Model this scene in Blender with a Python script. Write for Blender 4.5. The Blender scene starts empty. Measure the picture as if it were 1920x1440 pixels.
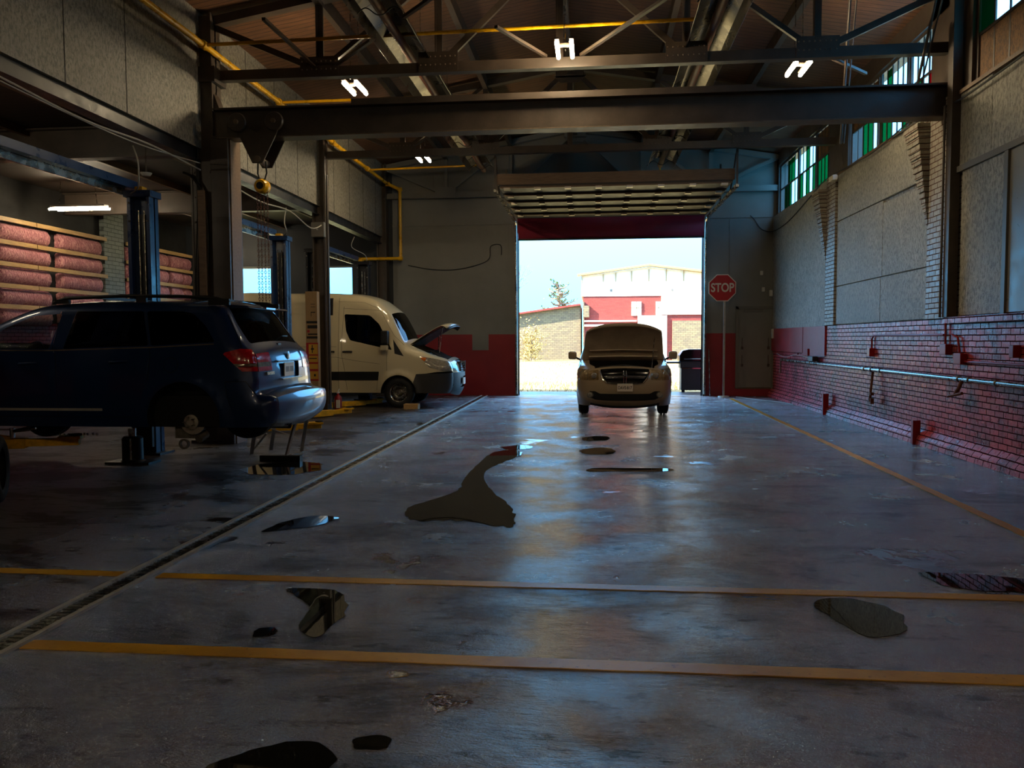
import bpy, math, random
import numpy as np
from mathutils import Vector, Matrix
from mathutils.geometry import delaunay_2d_cdt
from math import sin, cos, pi, sqrt, atan2, radians
random.seed(7)
sc = bpy.context.scene
COL = sc.collection

# ------------------------------------------------------------------ camera
PSI, PIT, ROL, FPX = 0.101082, 0.055486, -0.0045, 1500.0
fw = Vector((-sin(PSI)*cos(PIT), cos(PSI)*cos(PIT), -sin(PIT)))
rt = Vector((cos(PSI), sin(PSI), 0)); up = rt.cross(fw)
rr = rt*cos(ROL) + up*sin(ROL); uu = -rt*sin(ROL) + up*cos(ROL)
cam = bpy.data.cameras.new('camera'); camo = bpy.data.objects.new('camera', cam); COL.objects.link(camo)
cam.sensor_fit = 'HORIZONTAL'; cam.sensor_width = 36.0; cam.lens = 36.0*FPX/1920.0
cam.clip_start = 0.05; cam.clip_end = 400
m = Matrix((rr, uu, -fw)).transposed().to_4x4(); m.translation = Vector((0, 0, 1.6)); camo.matrix_world = m
sc.camera = camo

# ------------------------------------------------------------------ world, sun, exposure
world = bpy.data.worlds.new('world'); sc.world = world; world.use_nodes = True
nt = world.node_tree; nt.nodes.clear()
bg = nt.nodes.new('ShaderNodeBackground'); wo = nt.nodes.new('ShaderNodeOutputWorld')
tc = nt.nodes.new('ShaderNodeTexCoord'); sx = nt.nodes.new('ShaderNodeSeparateXYZ'); rp = nt.nodes.new('ShaderNodeValToRGB')
nt.links.new(tc.outputs['Generated'], sx.inputs[0]); nt.links.new(sx.outputs['Z'], rp.inputs[0])
rp.color_ramp.elements[0].position = 0.0; rp.color_ramp.elements[0].color = (.085, .43, .80, 1); _e = rp.color_ramp.elements.new(.14); _e.color = (.048, .38, .80, 1)
rp.color_ramp.elements[1].position = 0.6; rp.color_ramp.elements[1].color = (.26, .50, .95, 1)
nt.links.new(rp.outputs[0], bg.inputs[0]); nt.links.new(bg.outputs[0], wo.inputs[0])
bg.inputs[1].default_value = 4.6
sl = bpy.data.lights.new('sun', 'SUN'); so = bpy.data.objects.new('sun', sl); COL.objects.link(so)
sl.energy = 22; sl.angle = radians(.6); sl.color = (1, .93, .80)
so.rotation_euler = Vector((.72, .24, -.62)).to_track_quat('-Z', 'Y').to_euler()
sc.view_settings.view_transform = 'Standard'; sc.view_settings.look = 'None'
sc.view_settings.gamma = 1.0; sc.view_settings.use_curve_mapping = False
sc.view_settings.exposure = 0.7
TUBE = 118.0      # emission of the shop lights
try:
    sc.cycles.use_denoising = True
    sc.cycles.max_bounces = 8; sc.cycles.diffuse_bounces = 4; sc.cycles.glossy_bounces = 4
    sc.cycles.transparent_max_bounces = 12; sc.cycles.sample_clamp_indirect = 4.0
    sc.cycles.caustics_reflective = False; sc.cycles.caustics_refractive = False
except Exception:
    pass

# ------------------------------------------------------------------ materials
def lin(c):
    if isinstance(c, str):
        c = [int(c[i:i+2], 16)/255 for i in (0, 2, 4)]
        c = [v/12.92 if v <= .04045 else ((v+.055)/1.055)**2.4 for v in c]
    return (c[0], c[1], c[2], 1)

class NG:
    def __init__(s, name):
        s.m = bpy.data.materials.new(name); s.m.use_nodes = True; s.t = s.m.node_tree; s.n = s.t.nodes; s.l = s.t.links
        s.p = s.n['Principled BSDF']; s.out = s.n['Material Output']
        s.tc = s.n.new('ShaderNodeTexCoord')
    def set(s, k, v):
        if hasattr(v, 'links') or hasattr(v, 'is_linked'): s.l.new(v, s.p.inputs[k])
        else: s.p.inputs[k].default_value = v
    def map(s, scale=(1, 1, 1), rot=(0, 0, 0), src=None):
        n = s.n.new('ShaderNodeMapping'); n.inputs['Scale'].default_value = scale; n.inputs['Rotation'].default_value = rot
        s.l.new(src or s.tc.outputs['Object'], n.inputs[0]); return n.outputs[0]
    def noise(s, vec, scale, detail=4, rough=.55, dist=0):
        n = s.n.new('ShaderNodeTexNoise'); n.inputs['Scale'].default_value = scale; n.inputs['Detail'].default_value = detail
        n.inputs['Roughness'].default_value = rough; n.inputs['Distortion'].default_value = dist
        s.l.new(vec, n.inputs['Vector']); return n.outputs['Fac']
    def vor(s, vec, scale, out='Color', rnd=1):
        n = s.n.new('ShaderNodeTexVoronoi'); n.inputs['Scale'].default_value = scale; n.inputs['Randomness'].default_value = rnd
        s.l.new(vec, n.inputs['Vector']); return n.outputs[out]
    def ramp(s, f, stops):
        n = s.n.new('ShaderNodeValToRGB'); cr = n.color_ramp
        while len(cr.elements) < len(stops): cr.elements.new(.5)
        for e, (p, c) in zip(cr.elements, stops):
            e.position = p; e.color = lin(c) if not isinstance(c, (int, float)) else (c, c, c, 1)
        s.l.new(f, n.inputs[0]); return n.outputs[0]
    def math(s, op, a, b=0.0):
        n = s.n.new('ShaderNodeMath'); n.operation = op
        for i, v in enumerate((a, b)):
            if hasattr(v, 'is_linked'): s.l.new(v, n.inputs[i])
            else: n.inputs[i].default_value = v
        return n.outputs[0]
    def mix(s, f, a, b, typ='MIX'):
        n = s.n.new('ShaderNodeMix'); n.data_type = 'RGBA'; n.blend_type = typ
        for i, v in ((0, f), (6, a), (7, b)):
            if hasattr(v, 'is_linked'): s.l.new(v, n.inputs[i])
            elif i == 0: n.inputs[0].default_value = v
            else: n.inputs[i].default_value = lin(v)
        return n.outputs[2]
    def bump(s, h, strength=.5, dist=.01, prev=None):
        n = s.n.new('ShaderNodeBump'); n.inputs['Strength'].default_value = strength; n.inputs['Distance'].default_value = dist
        s.l.new(h, n.inputs['Height'])
        if prev: s.l.new(prev, n.inputs['Normal'])
        s.l.new(n.outputs[0], s.p.inputs['Normal']); return n.outputs[0]

def mat(name, col, rough=.5, metal=0, vary=0, scale=3, bump=0, bscale=40, coat=0, spec=None, stretch=(1, 1, 1)):
    g = NG(name); g.set('Roughness', rough); g.set('Metallic', metal)
    c = lin(col)
    if vary:
        f = g.noise(g.map(stretch), scale, 6, .65)
        lo = tuple(v*(1-vary) for v in c[:3]); hi = tuple(min(1, v*(1+vary)) for v in c[:3])
        g.set('Base Color', g.ramp(f, [(.32, lo), (.68, hi)]))
        g.set('Roughness', g.ramp(f, [(.3, max(0, rough-.1)), (.7, min(1, rough+.12))]))
    else: g.set('Base Color', c)
    if bump: g.bump(g.noise(g.map(stretch), bscale, 4), bump, .01)
    if coat: g.set('Coat Weight', coat); g.set('Coat Roughness', .04)
    if spec is not None: g.set('Specular IOR Level', spec)
    return g.m

def emis(name, col, s):
    g = NG(name); g.set('Base Color', lin(col)); g.set('Emission Color', lin(col)); g.set('Emission Strength', s); return g.m

def glass(name, tint, fres=1.5, rough=.02):
    g = NG(name); t = g.n.new('ShaderNodeBsdfTransparent'); t.inputs[0].default_value = lin(tint)
    gl = g.n.new('ShaderNodeBsdfGlossy'); gl.inputs['Roughness'].default_value = rough
    lw = g.n.new('ShaderNodeLayerWeight'); lw.inputs[0].default_value = .5
    f = g.math('ADD', g.math('MULTIPLY', g.math('POWER', lw.outputs['Facing'], 4.0), fres), .03)
    mx = g.n.new('ShaderNodeMixShader'); g.l.new(f, mx.inputs[0]); g.l.new(t.outputs[0], mx.inputs[1]); g.l.new(gl.outputs[0], mx.inputs[2])
    g.l.new(mx.outputs[0], g.out.inputs[0]); g.n.remove(g.p); return g.m

def swz(g, a, b, c='Z'):
    sp = g.n.new('ShaderNodeSeparateXYZ'); cb = g.n.new('ShaderNodeCombineXYZ'); g.l.new(g.tc.outputs['Object'], sp.inputs[0])
    g.l.new(sp.outputs[a], cb.inputs[0]); g.l.new(sp.outputs[b], cb.inputs[1]); g.l.new(sp.outputs[c], cb.inputs[2]); return cb.outputs[0]

def brick_mat(name, c1, c2, mortar, axis='Y', rough=.35, bw=.215, bh=.078, wear=None, bump=.6, worn=None):
    g = NG(name); v = swz(g, axis, 'Z', 'X' if axis == 'Y' else 'Y')
    wob = g.n.new('ShaderNodeVectorMath'); wob.operation = 'MULTIPLY_ADD'
    nz = g.n.new('ShaderNodeTexNoise'); nz.inputs['Scale'].default_value = 5; g.l.new(v, nz.inputs['Vector'])
    g.l.new(nz.outputs['Color'], wob.inputs[0]); wob.inputs[1].default_value = (.012, .012, 0); g.l.new(v, wob.inputs[2])
    b = g.n.new('ShaderNodeTexBrick'); g.l.new(wob.outputs[0], b.inputs['Vector'])
    b.inputs['Color1'].default_value = lin(c1); b.inputs['Color2'].default_value = lin(c2); b.inputs['Mortar'].default_value = lin(mortar)
    b.inputs['Scale'].default_value = 1; b.inputs['Mortar Size'].default_value = .008; b.inputs['Mortar Smooth'].default_value = .4
    b.inputs['Brick Width'].default_value = bw; b.inputs['Row Height'].default_value = bh; b.inputs['Bias'].default_value = -.1
    base = b.outputs['Color']
    if worn:
        f = g.ramp(g.noise(v, 1.6, 6, .65), [(.5, 0), (.62, 1)])
        base = g.mix(f, base, worn)
    f2 = g.noise(v, 28, 5, .6)
    base = g.mix(g.ramp(f2, [(.42, .0), (.75, .4)]), base, wear or mortar)
    base = g.mix(b.outputs['Fac'], base, mortar)
    g.set('Base Color', base)
    g.set('Roughness', g.mix(b.outputs['Fac'], g.ramp(g.noise(v, 12, 4), [(.3, max(.05, rough-.13)), (.7, rough+.15)]), (.9, .9, .9)))
    g.set('Specular IOR Level', g.math('SUBTRACT', .5, g.math('MULTIPLY', b.outputs['Fac'], .45)))
    inv = g.math('SUBTRACT', 1.0, b.outputs['Fac'])
    h = g.math('ADD', inv, g.math('MULTIPLY', f2, .5))
    g.bump(h, bump, .012)
    return g.m

def osb_mat(name, c, rough=.5, strength=.5, axis='Y', vary=.22, spots=True):
    g = NG(name); v = swz(g, axis, 'Z', 'X' if axis == 'Y' else 'Y')
    mp = g.map((1, .45, 1), src=v)
    fl = g.n.new('ShaderNodeTexVoronoi'); fl.inputs['Scale'].default_value = 34
    nz = g.n.new('ShaderNodeTexNoise'); nz.inputs['Scale'].default_value = 9; nz.inputs['Detail'].default_value = 3; g.l.new(v, nz.inputs['Vector'])
    ad = g.n.new('ShaderNodeVectorMath'); ad.operation = 'MULTIPLY_ADD'; g.l.new(nz.outputs['Color'], ad.inputs[0]); ad.inputs[1].default_value = (.12, .12, 0); g.l.new(mp, ad.inputs[2])
    g.l.new(ad.outputs[0], fl.inputs['Vector'])
    c = lin(c)[:3]
    big = g.noise(v, 1.1, 5, .6)
    col = g.ramp(big, [(.35, tuple(x*(1-vary) for x in c)), (.65, tuple(min(1, x*(1+vary)) for x in c))])
    fleck = g.ramp(g.noise(mp, 30, 5, .8), [(.48, 0), (.57, .9)])
    if spots:
        bw = g.n.new('ShaderNodeRGBToBW'); g.l.new(fl.outputs['Color'], bw.inputs[0])
        col = g.mix(g.ramp(bw.outputs[0], [(.15, .55), (.5, 0)]), col, tuple(x*.5 for x in c))
        col = g.mix(fleck, col, tuple(x*.3 for x in c))
    g.set('Base Color', col); g.set('Roughness', rough)
    h = g.math('ADD', fl.outputs['Color'], g.math('MULTIPLY', g.noise(v, 70, 3), .6))
    g.bump(h, strength, .022)
    return g.m

M = {}
M['steel'] = mat('brown painted steel', '463b32', .42, 0, .3, 2.5, .15, 30)
M['steel_lip'] = mat('worn steel edge', '6a5a4a', .5, .3, .4, 6)
M['wallgrey'] = osb_mat('grey painted board', '7a7872', .42, .22, 'X', .08, False)
M['bulk'] = osb_mat('grey painted bulkhead board', '8d877b', .5, .35, 'Y', .12)
M['osb'] = osb_mat('grey painted strand board', 'aaa69a', .3, .9, 'Y', .16)
M['osb_raw'] = osb_mat('raw strand board', '8a5f30', .6, .8, 'Y', .35)
M['plain_panel'] = mat('smooth grey panel', '8a8880', .35, 0, .1, 4, .1, 60)
M['redboard'] = osb_mat('red painted board', '8c1c22', .38, .25, 'X', .12, False)
M['redboard_y'] = osb_mat('red painted strand board', '9a222a', .3, .6, 'Y', .12, False)
M['redbrick'] = brick_mat('red painted brick', 'c0404c', '982434', '30080e', 'Y', .34, worn='5c1018', wear='d88880')
M['greybrick'] = brick_mat('grey painted brick', '9c9688', '8a857a', '5a4038', 'Y', .4)
M['blockwall'] = brick_mat('pale block wall', '8e958e', '848b86', '5a605c', 'Y', .7, bw=.3, bh=.1)
M['redwallY'] = brick_mat('dark red brick wall', '8c2a2e', '782226', '4a1416', 'Y', .5)
def wood(name, c1, c2, stretch, scale=6, rough=.6, plank=None):
    g = NG(name); v = g.map(stretch); f = g.noise(v, scale, 6, .7, .5)
    col = g.ramp(f, [(.3, c1), (.7, c2)])
    if plank:
        sp = g.n.new('ShaderNodeSeparateXYZ'); g.l.new(g.tc.outputs['Object'], sp.inputs[0])
        q = g.math('MODULO', g.math('ADD', sp.outputs[plank], 100.0), .14)
        gap = g.math('LESS_THAN', q, .012); col = g.mix(gap, col, '050302')
        g.bump(g.math('SUBTRACT', 1.0, gap), .8, .01)
    g.set('Base Color', col); g.set('Roughness', rough); return g.m
M['deck'] = wood('dark roof boards', '4a3222', '7a5438', (.6, 6, 1), 4, .6, 'Y')
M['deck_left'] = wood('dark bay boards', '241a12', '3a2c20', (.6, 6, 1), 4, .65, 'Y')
M['lumber'] = wood('pale new lumber', 'a98350', 'c8a46c', (6, .8, 6), 5, .6)
M['oldwood'] = wood('aged wood', '5a4330', '7a5f45', (.8, 6, 6), 5, .6)
def pink():
    g = NG('pink fibreglass'); v = g.map((3.0, 3.0, 1.0)); f = g.noise(v, 6, 7, .7, 2.2)
    g.set('Base Color', g.ramp(f, [(.32, '7a4048'), (.5, 'c87f86'), (.66, 'f0c0b4')])); g.set('Roughness', .95); g.bump(f, 1.0, .04); return g.m
M['pink'] = pink()
M['yellow'] = mat('yellow gloss paint', 'e0a810', .3, 0, .12, 5)
M['yellow_dirty'] = mat('worn yellow paint', 'dca412', .42, 0, .3, 9, .15, 40)
M['liftblue'] = mat('blue lift paint', '1c3560', .3, 0, .15, 3)
M['liftdark'] = mat('black lift steel', '12131a', .4, 0, .3, 5)
M['black'] = mat('black plastic', '0c0c0d', .5)
M['blackgloss'] = mat('black gloss', '060607', .15)
M['rubber'] = mat('tyre rubber', '121213', .7, 0, .2, 10)
M['chrome'] = mat('chrome', 'c8c8c8', .12, 1)
M['alu'] = mat('bright aluminium', '6a6058', .3, 1, .18, 3, .1, 10)
M['galv'] = mat('galvanised pipe', '9a958c', .25, 1, .3, 8)
M['rust'] = mat('rusted steel tube', '6a4030', .55, .4, .4, 12)
M['darkmetal'] = mat('oily dark metal', '1c1a18', .45, .5, .4, 12)
M['rotor'] = mat('brake rotor', 'b4aca0', .3, .35, .2, 10)
M['castiron'] = mat('grey cast iron', '6a655e', .5, .2, .35, 14)
M['white'] = mat('white plastic', 'd0cec6', .5)
M['greybox'] = mat('grey electrical box', '6c6860', .45)
M['redpaint'] = mat('red enamel paint', '8a1016', .3)
M['signred'] = mat('sign red', 'c01c28', .35)
M['signwhite'] = mat('sign white', 'e8d8c8', .4)
M['cable'] = mat('black cable', '0a0908', .5)
M['cable_w'] = mat('white cable', 'a8a49a', .5)
M['concrete_left'] = None
M['cardboard'] = mat('brown cardboard', '9a7c56', .8, 0, .1, 5)
M['ink'] = mat('black ink', '1a1512', .7)
M['cartonred'] = mat('carton red', 'a02026', .6)
M['cartonyel'] = mat('carton yellow', 'c89632', .6)
M['glass_dark'] = glass('tinted car glass', (.10, .10, .10), .5)
M['glass_clear'] = glass('clear car glass', (.80, .84, .82), .3)
M['glass_pane'] = glass('dirty window glass', (.90, .95, .95), .05, .2)
M['glass_green'] = glass('green window glass', (.0, .22, .09), .05, .2)
M['glass_red'] = glass('red window film', (.5, .02, .03), .05, .2)
M['taillens'] = mat('red tail lens', 'c01420', .15, 0, .35, 30, 0, 40, .6)
M['lensclear'] = mat('headlamp lens', '9c968a', .1, .4, .4, 25, 0, 40, .8)
M['amber'] = mat('amber lens', 'c86010', .15, 0, .2, 20, 0, 40, .6)
M['tube'] = emis('lit tube', (1, .80, .50), TUBE)
M['tube_bay'] = emis('lit bay tube', (1, .84, .58), TUBE*.55)
M['silver'] = mat('silver paint', 'b4b2ac', .35, .2, .15, 8)
M['curtain'] = mat('maroon door panel lightened for haze', 'a83048', .6, 0, .1, 3)  # maroon lightened in colour for haze and light passing through
M['seat'] = mat('dark seat cloth', '17171a', .9)

def paint(name, c, metal=.5, rough=.3):
    g = NG(name); g.set('Base Color', lin(c)); g.set('Metallic', metal); g.set('Roughness', rough)
    g.set('Coat Weight', .8); g.set('Coat Roughness', .05); return g.m
M['suvpaint'] = paint('dark blue metallic paint', '0e2c58', .4, .32)
M['vanpaint'] = paint('cream white paint', 'cdbf9c', 0, .35)
M['minipaint'] = paint('champagne metallic paint', 'a28e72', .3, .4)

def floor_mat():
    g = NG('wet dark concrete'); v = g.tc.outputs['Object']
    big = g.noise(v, .55, 7, .62, .6); med = g.noise(v, 2.4, 6, .6, .4); fine = g.noise(g.map((7, 26, 1)), 1.0, 5, .7); grit = g.noise(g.map((70, 120, 1)), 1.0, 3, .7)
    wetf = g.math('ADD', g.math('MULTIPLY', big, .6), g.math('MULTIPLY', med, .4))
    pud = g.ramp(wetf, [(.59, 0), (.602, 1)])
    dry = g.ramp(wetf, [(.38, 1), (.45, 0)])
    base = g.ramp(med, [(.3, (.003, .0028, .0025)), (.7, (.013, .011, .009))])
    base = g.mix(g.math('MULTIPLY', dry, .5), base, (.030, .026, .022))
    # browner slab in the service bays left of the drain
    sp = g.n.new('ShaderNodeSeparateXYZ'); g.l.new(v, sp.inputs[0])
    bay = g.ramp(g.math('ADD', g.math('MULTIPLY', sp.outputs['X'], -.25), -.25), [(.5, 0), (.9, 1)])
    base = g.mix(g.math('MULTIPLY', bay, .8), base, (.034, .024, .016))
    base = g.mix(g.ramp(g.noise(v, 1.1, 4, .6), [(.6, 0), (.68, .8)]), base, (.003, .003, .003))
    g.set('Base Color', base)
    r = g.ramp(g.noise(v, 1.3, 5, .6, .3), [(.36, .09), (.50, .17), (.66, .30)])
    r2 = g.mix(pud, r, (.05, .05, .05))
    r3 = g.mix(g.math('MULTIPLY', bay, .7), r2, (.36, .36, .36))
    g.set('Roughness', r3)
    sv = g.map((.7, 1.3, 1))
    dull = g.ramp(g.noise(sv, 1.15, 7, .68, .5), [(.50, 0), (.60, 1)])
    blot = g.ramp(g.noise(sv, 5.5, 6, .7), [(.57, 0), (.62, 1)])
    dm = g.math('MINIMUM', g.math('ADD', g.math('MULTIPLY', dull, .8), g.math('MULTIPLY', blot, .6)), 1.0)
    g.set('IOR', g.math('MAXIMUM', 1.3, g.math('SUBTRACT', g.math('SUBTRACT', 4.8, g.math('MULTIPLY', bay, 2.9)), g.math('MULTIPLY', dm, 3.2))))
    keep = g.math('SUBTRACT', 1.0, g.math('MULTIPLY', pud, .95))
    b1 = g.bump(g.math('MULTIPLY', med, keep), .2, .02)
    g.bump(g.math('MULTIPLY', g.math('ADD', fine, g.math('MULTIPLY', grit, .45)), keep), 1.0, .046, b1)
    return g.m
M['floor'] = floor_mat()
def water():
    g = NG('standing water'); g.set('Base Color', (.008, .008, .007, 1)); g.set('Roughness', .015); g.set('IOR', 1.33)
    g.bump(g.noise(g.tc.outputs['Object'], 3, 2), .03, .01); return g.m
M['water'] = water()
def line_mat():
    g = NG('yellow line paint'); v = g.tc.outputs['Object']; f = g.noise(v, 22, 6, .7); b = g.noise(v, 2, 4)
    g.set('Base Color', g.mix(g.ramp(f, [(.60, 0), (.72, .8)]), g.ramp(b, [(.3, 'a8740e'), (.7, 'd8a020')]), '2a2010'))
    g.set('Roughness', .38); g.bump(f, .4, .006); return g.m
M['line'] = line_mat()
def ground_mat():
    g = NG('dry grass and gravel'); v = g.tc.outputs['Object']; f = g.noise(v, .35, 8, .7); f2 = g.noise(v, 6, 5, .7)
    c = g.ramp(f, [(.3, '6a5c3a'), (.5, '94804a'), (.7, '857858')]); c = g.mix(g.ramp(f2, [(.42, 0), (.66, .8)]), c, '4a4a20')
    g.set('Base Color', c); g.set('Roughness', .95); g.bump(f2, .6, .05); return g.m
M['ground'] = ground_mat()
M['asphalt'] = mat('asphalt apron in shade tone', '33373c', .4, 0, .2, 2, .2, 30)  # bluish dark colour puts the roof's shade into the apron

# ------------------------------------------------------------------ mesh helpers
class MB:
    def __init__(s): s.v = []; s.f = []
    def add(s, vs, fs):
        o = len(s.v); s.v += [tuple(p) for p in vs]; s.f += [tuple(i+o for i in f) for f in fs]; return s
    def box(s, a, b):
        x0, y0, z0 = [min(p, q) for p, q in zip(a, b)]; x1, y1, z1 = [max(p, q) for p, q in zip(a, b)]
        return s.add([(x0,y0,z0),(x1,y0,z0),(x1,y1,z0),(x0,y1,z0),(x0,y0,z1),(x1,y0,z1),(x1,y1,z1),(x0,y1,z1)],
                     [(3,2,1,0),(4,5,6,7),(0,1,5,4),(1,2,6,5),(2,3,7,6),(3,0,4,7)])
    def bar(s, p, q, w, h, upv=(0, 0, 1)):
        p, q = Vector(p), Vector(q); d = (q-p).normalized(); u = Vector(upv)
        if abs(d.dot(u)) > .98: u = Vector((0, 1, 0))
        sd = d.cross(u).normalized(); u = sd.cross(d)
        c = [sd*(a*w/2)+u*(b*h/2) for a, b in ((-1,-1),(1,-1),(1,1),(-1,1))]
        return s.add([p+k for k in c]+[q+k for k in c], [(0,1,2,3),(7,6,5,4),(1,0,4,5),(2,1,5,6),(3,2,6,7),(0,3,7,4)])
    def tube(s, path, r, n=10, cap=True):
        P = [Vector(p) for p in path]
        if n == 6 and len(P) >= 4 and not isinstance(r, (list, tuple)):      # cables and cords run in smooth curves
            Q = []
            for i in range(len(P)-1):
                a, b, c, d = P[max(0, i-1)], P[i], P[i+1], P[min(len(P)-1, i+2)]
                for k in range(5):
                    t = k/5; Q.append(.5*((2*b)+(c-a)*t+(2*a-5*b+4*c-d)*t*t+(3*b-a-3*c+d)*t**3))
            P = Q+[P[-1]]
        rs = r if isinstance(r, (list, tuple)) else [r]*len(P)
        u = None; rings = []
        for i, p in enumerate(P):
            a = P[max(0, i-1)]; b = P[min(len(P)-1, i+1)]; d = (b-a).normalized()
            if u is None: u = Vector((0,0,1)) if abs(d.z) < .9 else Vector((1,0,0))
            sd = d.cross(u).normalized(); u = sd.cross(d).normalized()
            rings.append([p+(sd*cos(t)+u*sin(t))*rs[i] for t in [2*pi*k/n for k in range(n)]])
        vs = [q for R in rings for q in R]; fs = []
        for i in range(len(P)-1):
            for k in range(n):
                fs.append((i*n+k, i*n+(k+1) % n, (i+1)*n+(k+1) % n, (i+1)*n+k))
        if cap: fs += [tuple(range(n))[::-1], tuple((len(P)-1)*n+k for k in range(n))]
        return s.add(vs, fs)
    def lathe(s, prof, n=32, axis='Z', c=(0, 0, 0), close=False):
        vs = []; fs = []; m = len(prof)
        for k in range(n):
            t = 2*pi*k/n
            for r, h in prof:
                a, b = r*cos(t), r*sin(t)
                p = {'Z': (a, b, h), 'Y': (a, h, b), 'X': (h, a, b)}[axis]
                vs.append((p[0]+c[0], p[1]+c[1], p[2]+c[2]))
        for k in range(n):
            for i in range(m-1 if not close else m):
                j = (i+1) % m; fs.append((k*m+i, ((k+1) % n)*m+i, ((k+1) % n)*m+j, k*m+j))
        return s.add(vs, fs)
    def prism(s, poly, axis, a, b):
        def P(u, v, h): return {'X': (h, u, v), 'Y': (u, h, v), 'Z': (u, v, h)}[axis]
        n = len(poly)
        return s.add([P(u, v, a) for u, v in poly]+[P(u, v, b) for u, v in poly],
                     [tuple(range(n)), tuple(range(2*n-1, n-1, -1))]+[(i, (i+1) % n, n+(i+1) % n, n+i) for i in range(n)])
    def move(s, d): s.v = [(x+d[0], y+d[1], z+d[2]) for x, y, z in s.v]; return s
    def xf(s, mx): s.v = [tuple(mx @ Vector(p)) for p in s.v]; return s
    def build(s, name, m, parent=None, loc=(0, 0, 0), smooth=False, bevel=0, label=None, ang=35, fix=True):
        me = bpy.data.meshes.new(name); me.from_pydata(s.v, [], s.f); me.update()
        if fix:
            import bmesh
            bm = bmesh.new(); bm.from_mesh(me); bmesh.ops.recalc_face_normals(bm, faces=bm.faces); bm.to_mesh(me); bm.free()
        o = bpy.data.objects.new(name, me); COL.objects.link(o); o.location = loc
        if m: me.materials.append(M[m] if isinstance(m, str) else m)
        if smooth: me.shade_smooth(); me.set_sharp_from_angle(angle=radians(ang))
        if parent: o.parent = parent
        if bevel:
            b = o.modifiers.new('bevel', 'BEVEL'); b.width = bevel; b.segments = 2; b.limit_method = 'ANGLE'
        if label: o['label'] = label
        return o

def thing(name, label, cat, loc=(0, 0, 0), rz=0, group=None):
    o = bpy.data.objects.new(name, None); COL.objects.link(o); o.location = loc; o.rotation_euler = (0, 0, rz); o.empty_display_size = .2
    return tag(o, label, cat, group)
def tag(o, label, cat, group=None, kind=None):
    o['label'] = label; o['category'] = cat
    if group: o['group'] = group
    if kind: o['kind'] = kind
    return o
def struct(o, label=None):
    o['kind'] = 'structure'
    if label: o['label'] = label
    return o
def box(a, b): return MB().box(a, b)
def arc(c, r, a0, a1, n): return [(c[0]+r*cos(a0+(a1-a0)*i/n), c[1]+r*sin(a0+(a1-a0)*i/n)) for i in range(n+1)]
def text(name, s, size, m, parent, loc, rot, ext=.004, sx=1, bold=0):
    c = bpy.data.curves.new(name, 'FONT'); c.body = s; c.size = size; c.align_x = 'CENTER'; c.align_y = 'CENTER'; c.extrude = ext; c.offset = bold
    o = bpy.data.objects.new(name, c); COL.objects.link(o); o.location = loc; o.rotation_euler = rot; o.scale = (sx, 1, 1)
    c.materials.append(M[m])
    bpy.context.view_layer.update()
    me = bpy.data.meshes.new_from_object(o.evaluated_get(bpy.context.evaluated_depsgraph_get())); me.name = name
    q = bpy.data.objects.new(name, me); q.location = loc; q.rotation_euler = rot; q.scale = (sx, 1, 1)
    bpy.data.objects.remove(o); q.name = name; COL.objects.link(q); q.parent = parent; return q

# ------------------------------------------------------------------ the building shell
XL, XR, YB, YN = -6.0, 4.95, 22.8, -6.0       # main hall; the service bays run on to X = -12
EAVE, RIDGE, XC = 6.62, 7.55, -.5
struct(box((-12.2, YN, -.3), (XR+.2, YB+.25, 0)).build('floor', 'floor'), 'wet dark concrete workshop floor')
# back wall with the door opening, boards above, red dado below
DX0, DX1, DZ = -2.12, 3.04, 5.0
b = MB(); b.box((-5.75, YB, 1.75), (DX0, YB+.3, 7.7)); b.box((DX1, YB, 1.75), (XR+.2, YB+.3, 7.7)); b.box((DX0, YB, DZ), (DX1, YB+.3, 7.7))
struct(b.build('wall_back', 'wallgrey'), 'grey boarded back wall around the big door opening')
b = MB(); b.box((-5.75, YB-.01, 0), (DX0, YB+.3, 1.75)); b.box((DX1, YB-.01, 0), (3.95, YB+.3, 1.75)); b.box((3.95, YB-.01, 0), (XR+.2, YB+.3, .2))
struct(b.build('trim_1', 'redboard'), 'red painted lower band of the back wall')
struct(MB().box((3.95, YB, .2), (XR+.2, YB+.3, 1.75)).build('trim_2', 'wallgrey'))
b = MB()
for x0, x1, z in ((-5.75, DX0, 4.86), (DX1, XR, 4.92)): b.box((x0, YB-.025, z), (x1, YB, z+.035))
for x, z0, z1 in ((-4.55, 4.9, 7), (3.75, 1.75, 4.9), (-2.4, 1.75, 4.9)): b.box((x, YB-.012, z0), (x+.012, YB+.001, z1))
struct(b.build('trim_3', 'wallgrey'), 'ledge and board joints on the back wall')
b = MB(); b.box((DX0-.09, YB-.05, 0), (DX0, YB+.3, DZ-.4)); b.box((DX1, YB-.05, 0), (DX1+.09, YB+.3, DZ-.4))
struct(b.build('door_frame', 'greybox'), 'grey steel jambs of the door opening')
struct(MB().box((-3.45, YB-.03, 1.3), (-2.98, YB-.011, 1.76)).build('trim_4', 'wallgrey'), 'grey unpainted patch in the red band')
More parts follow.
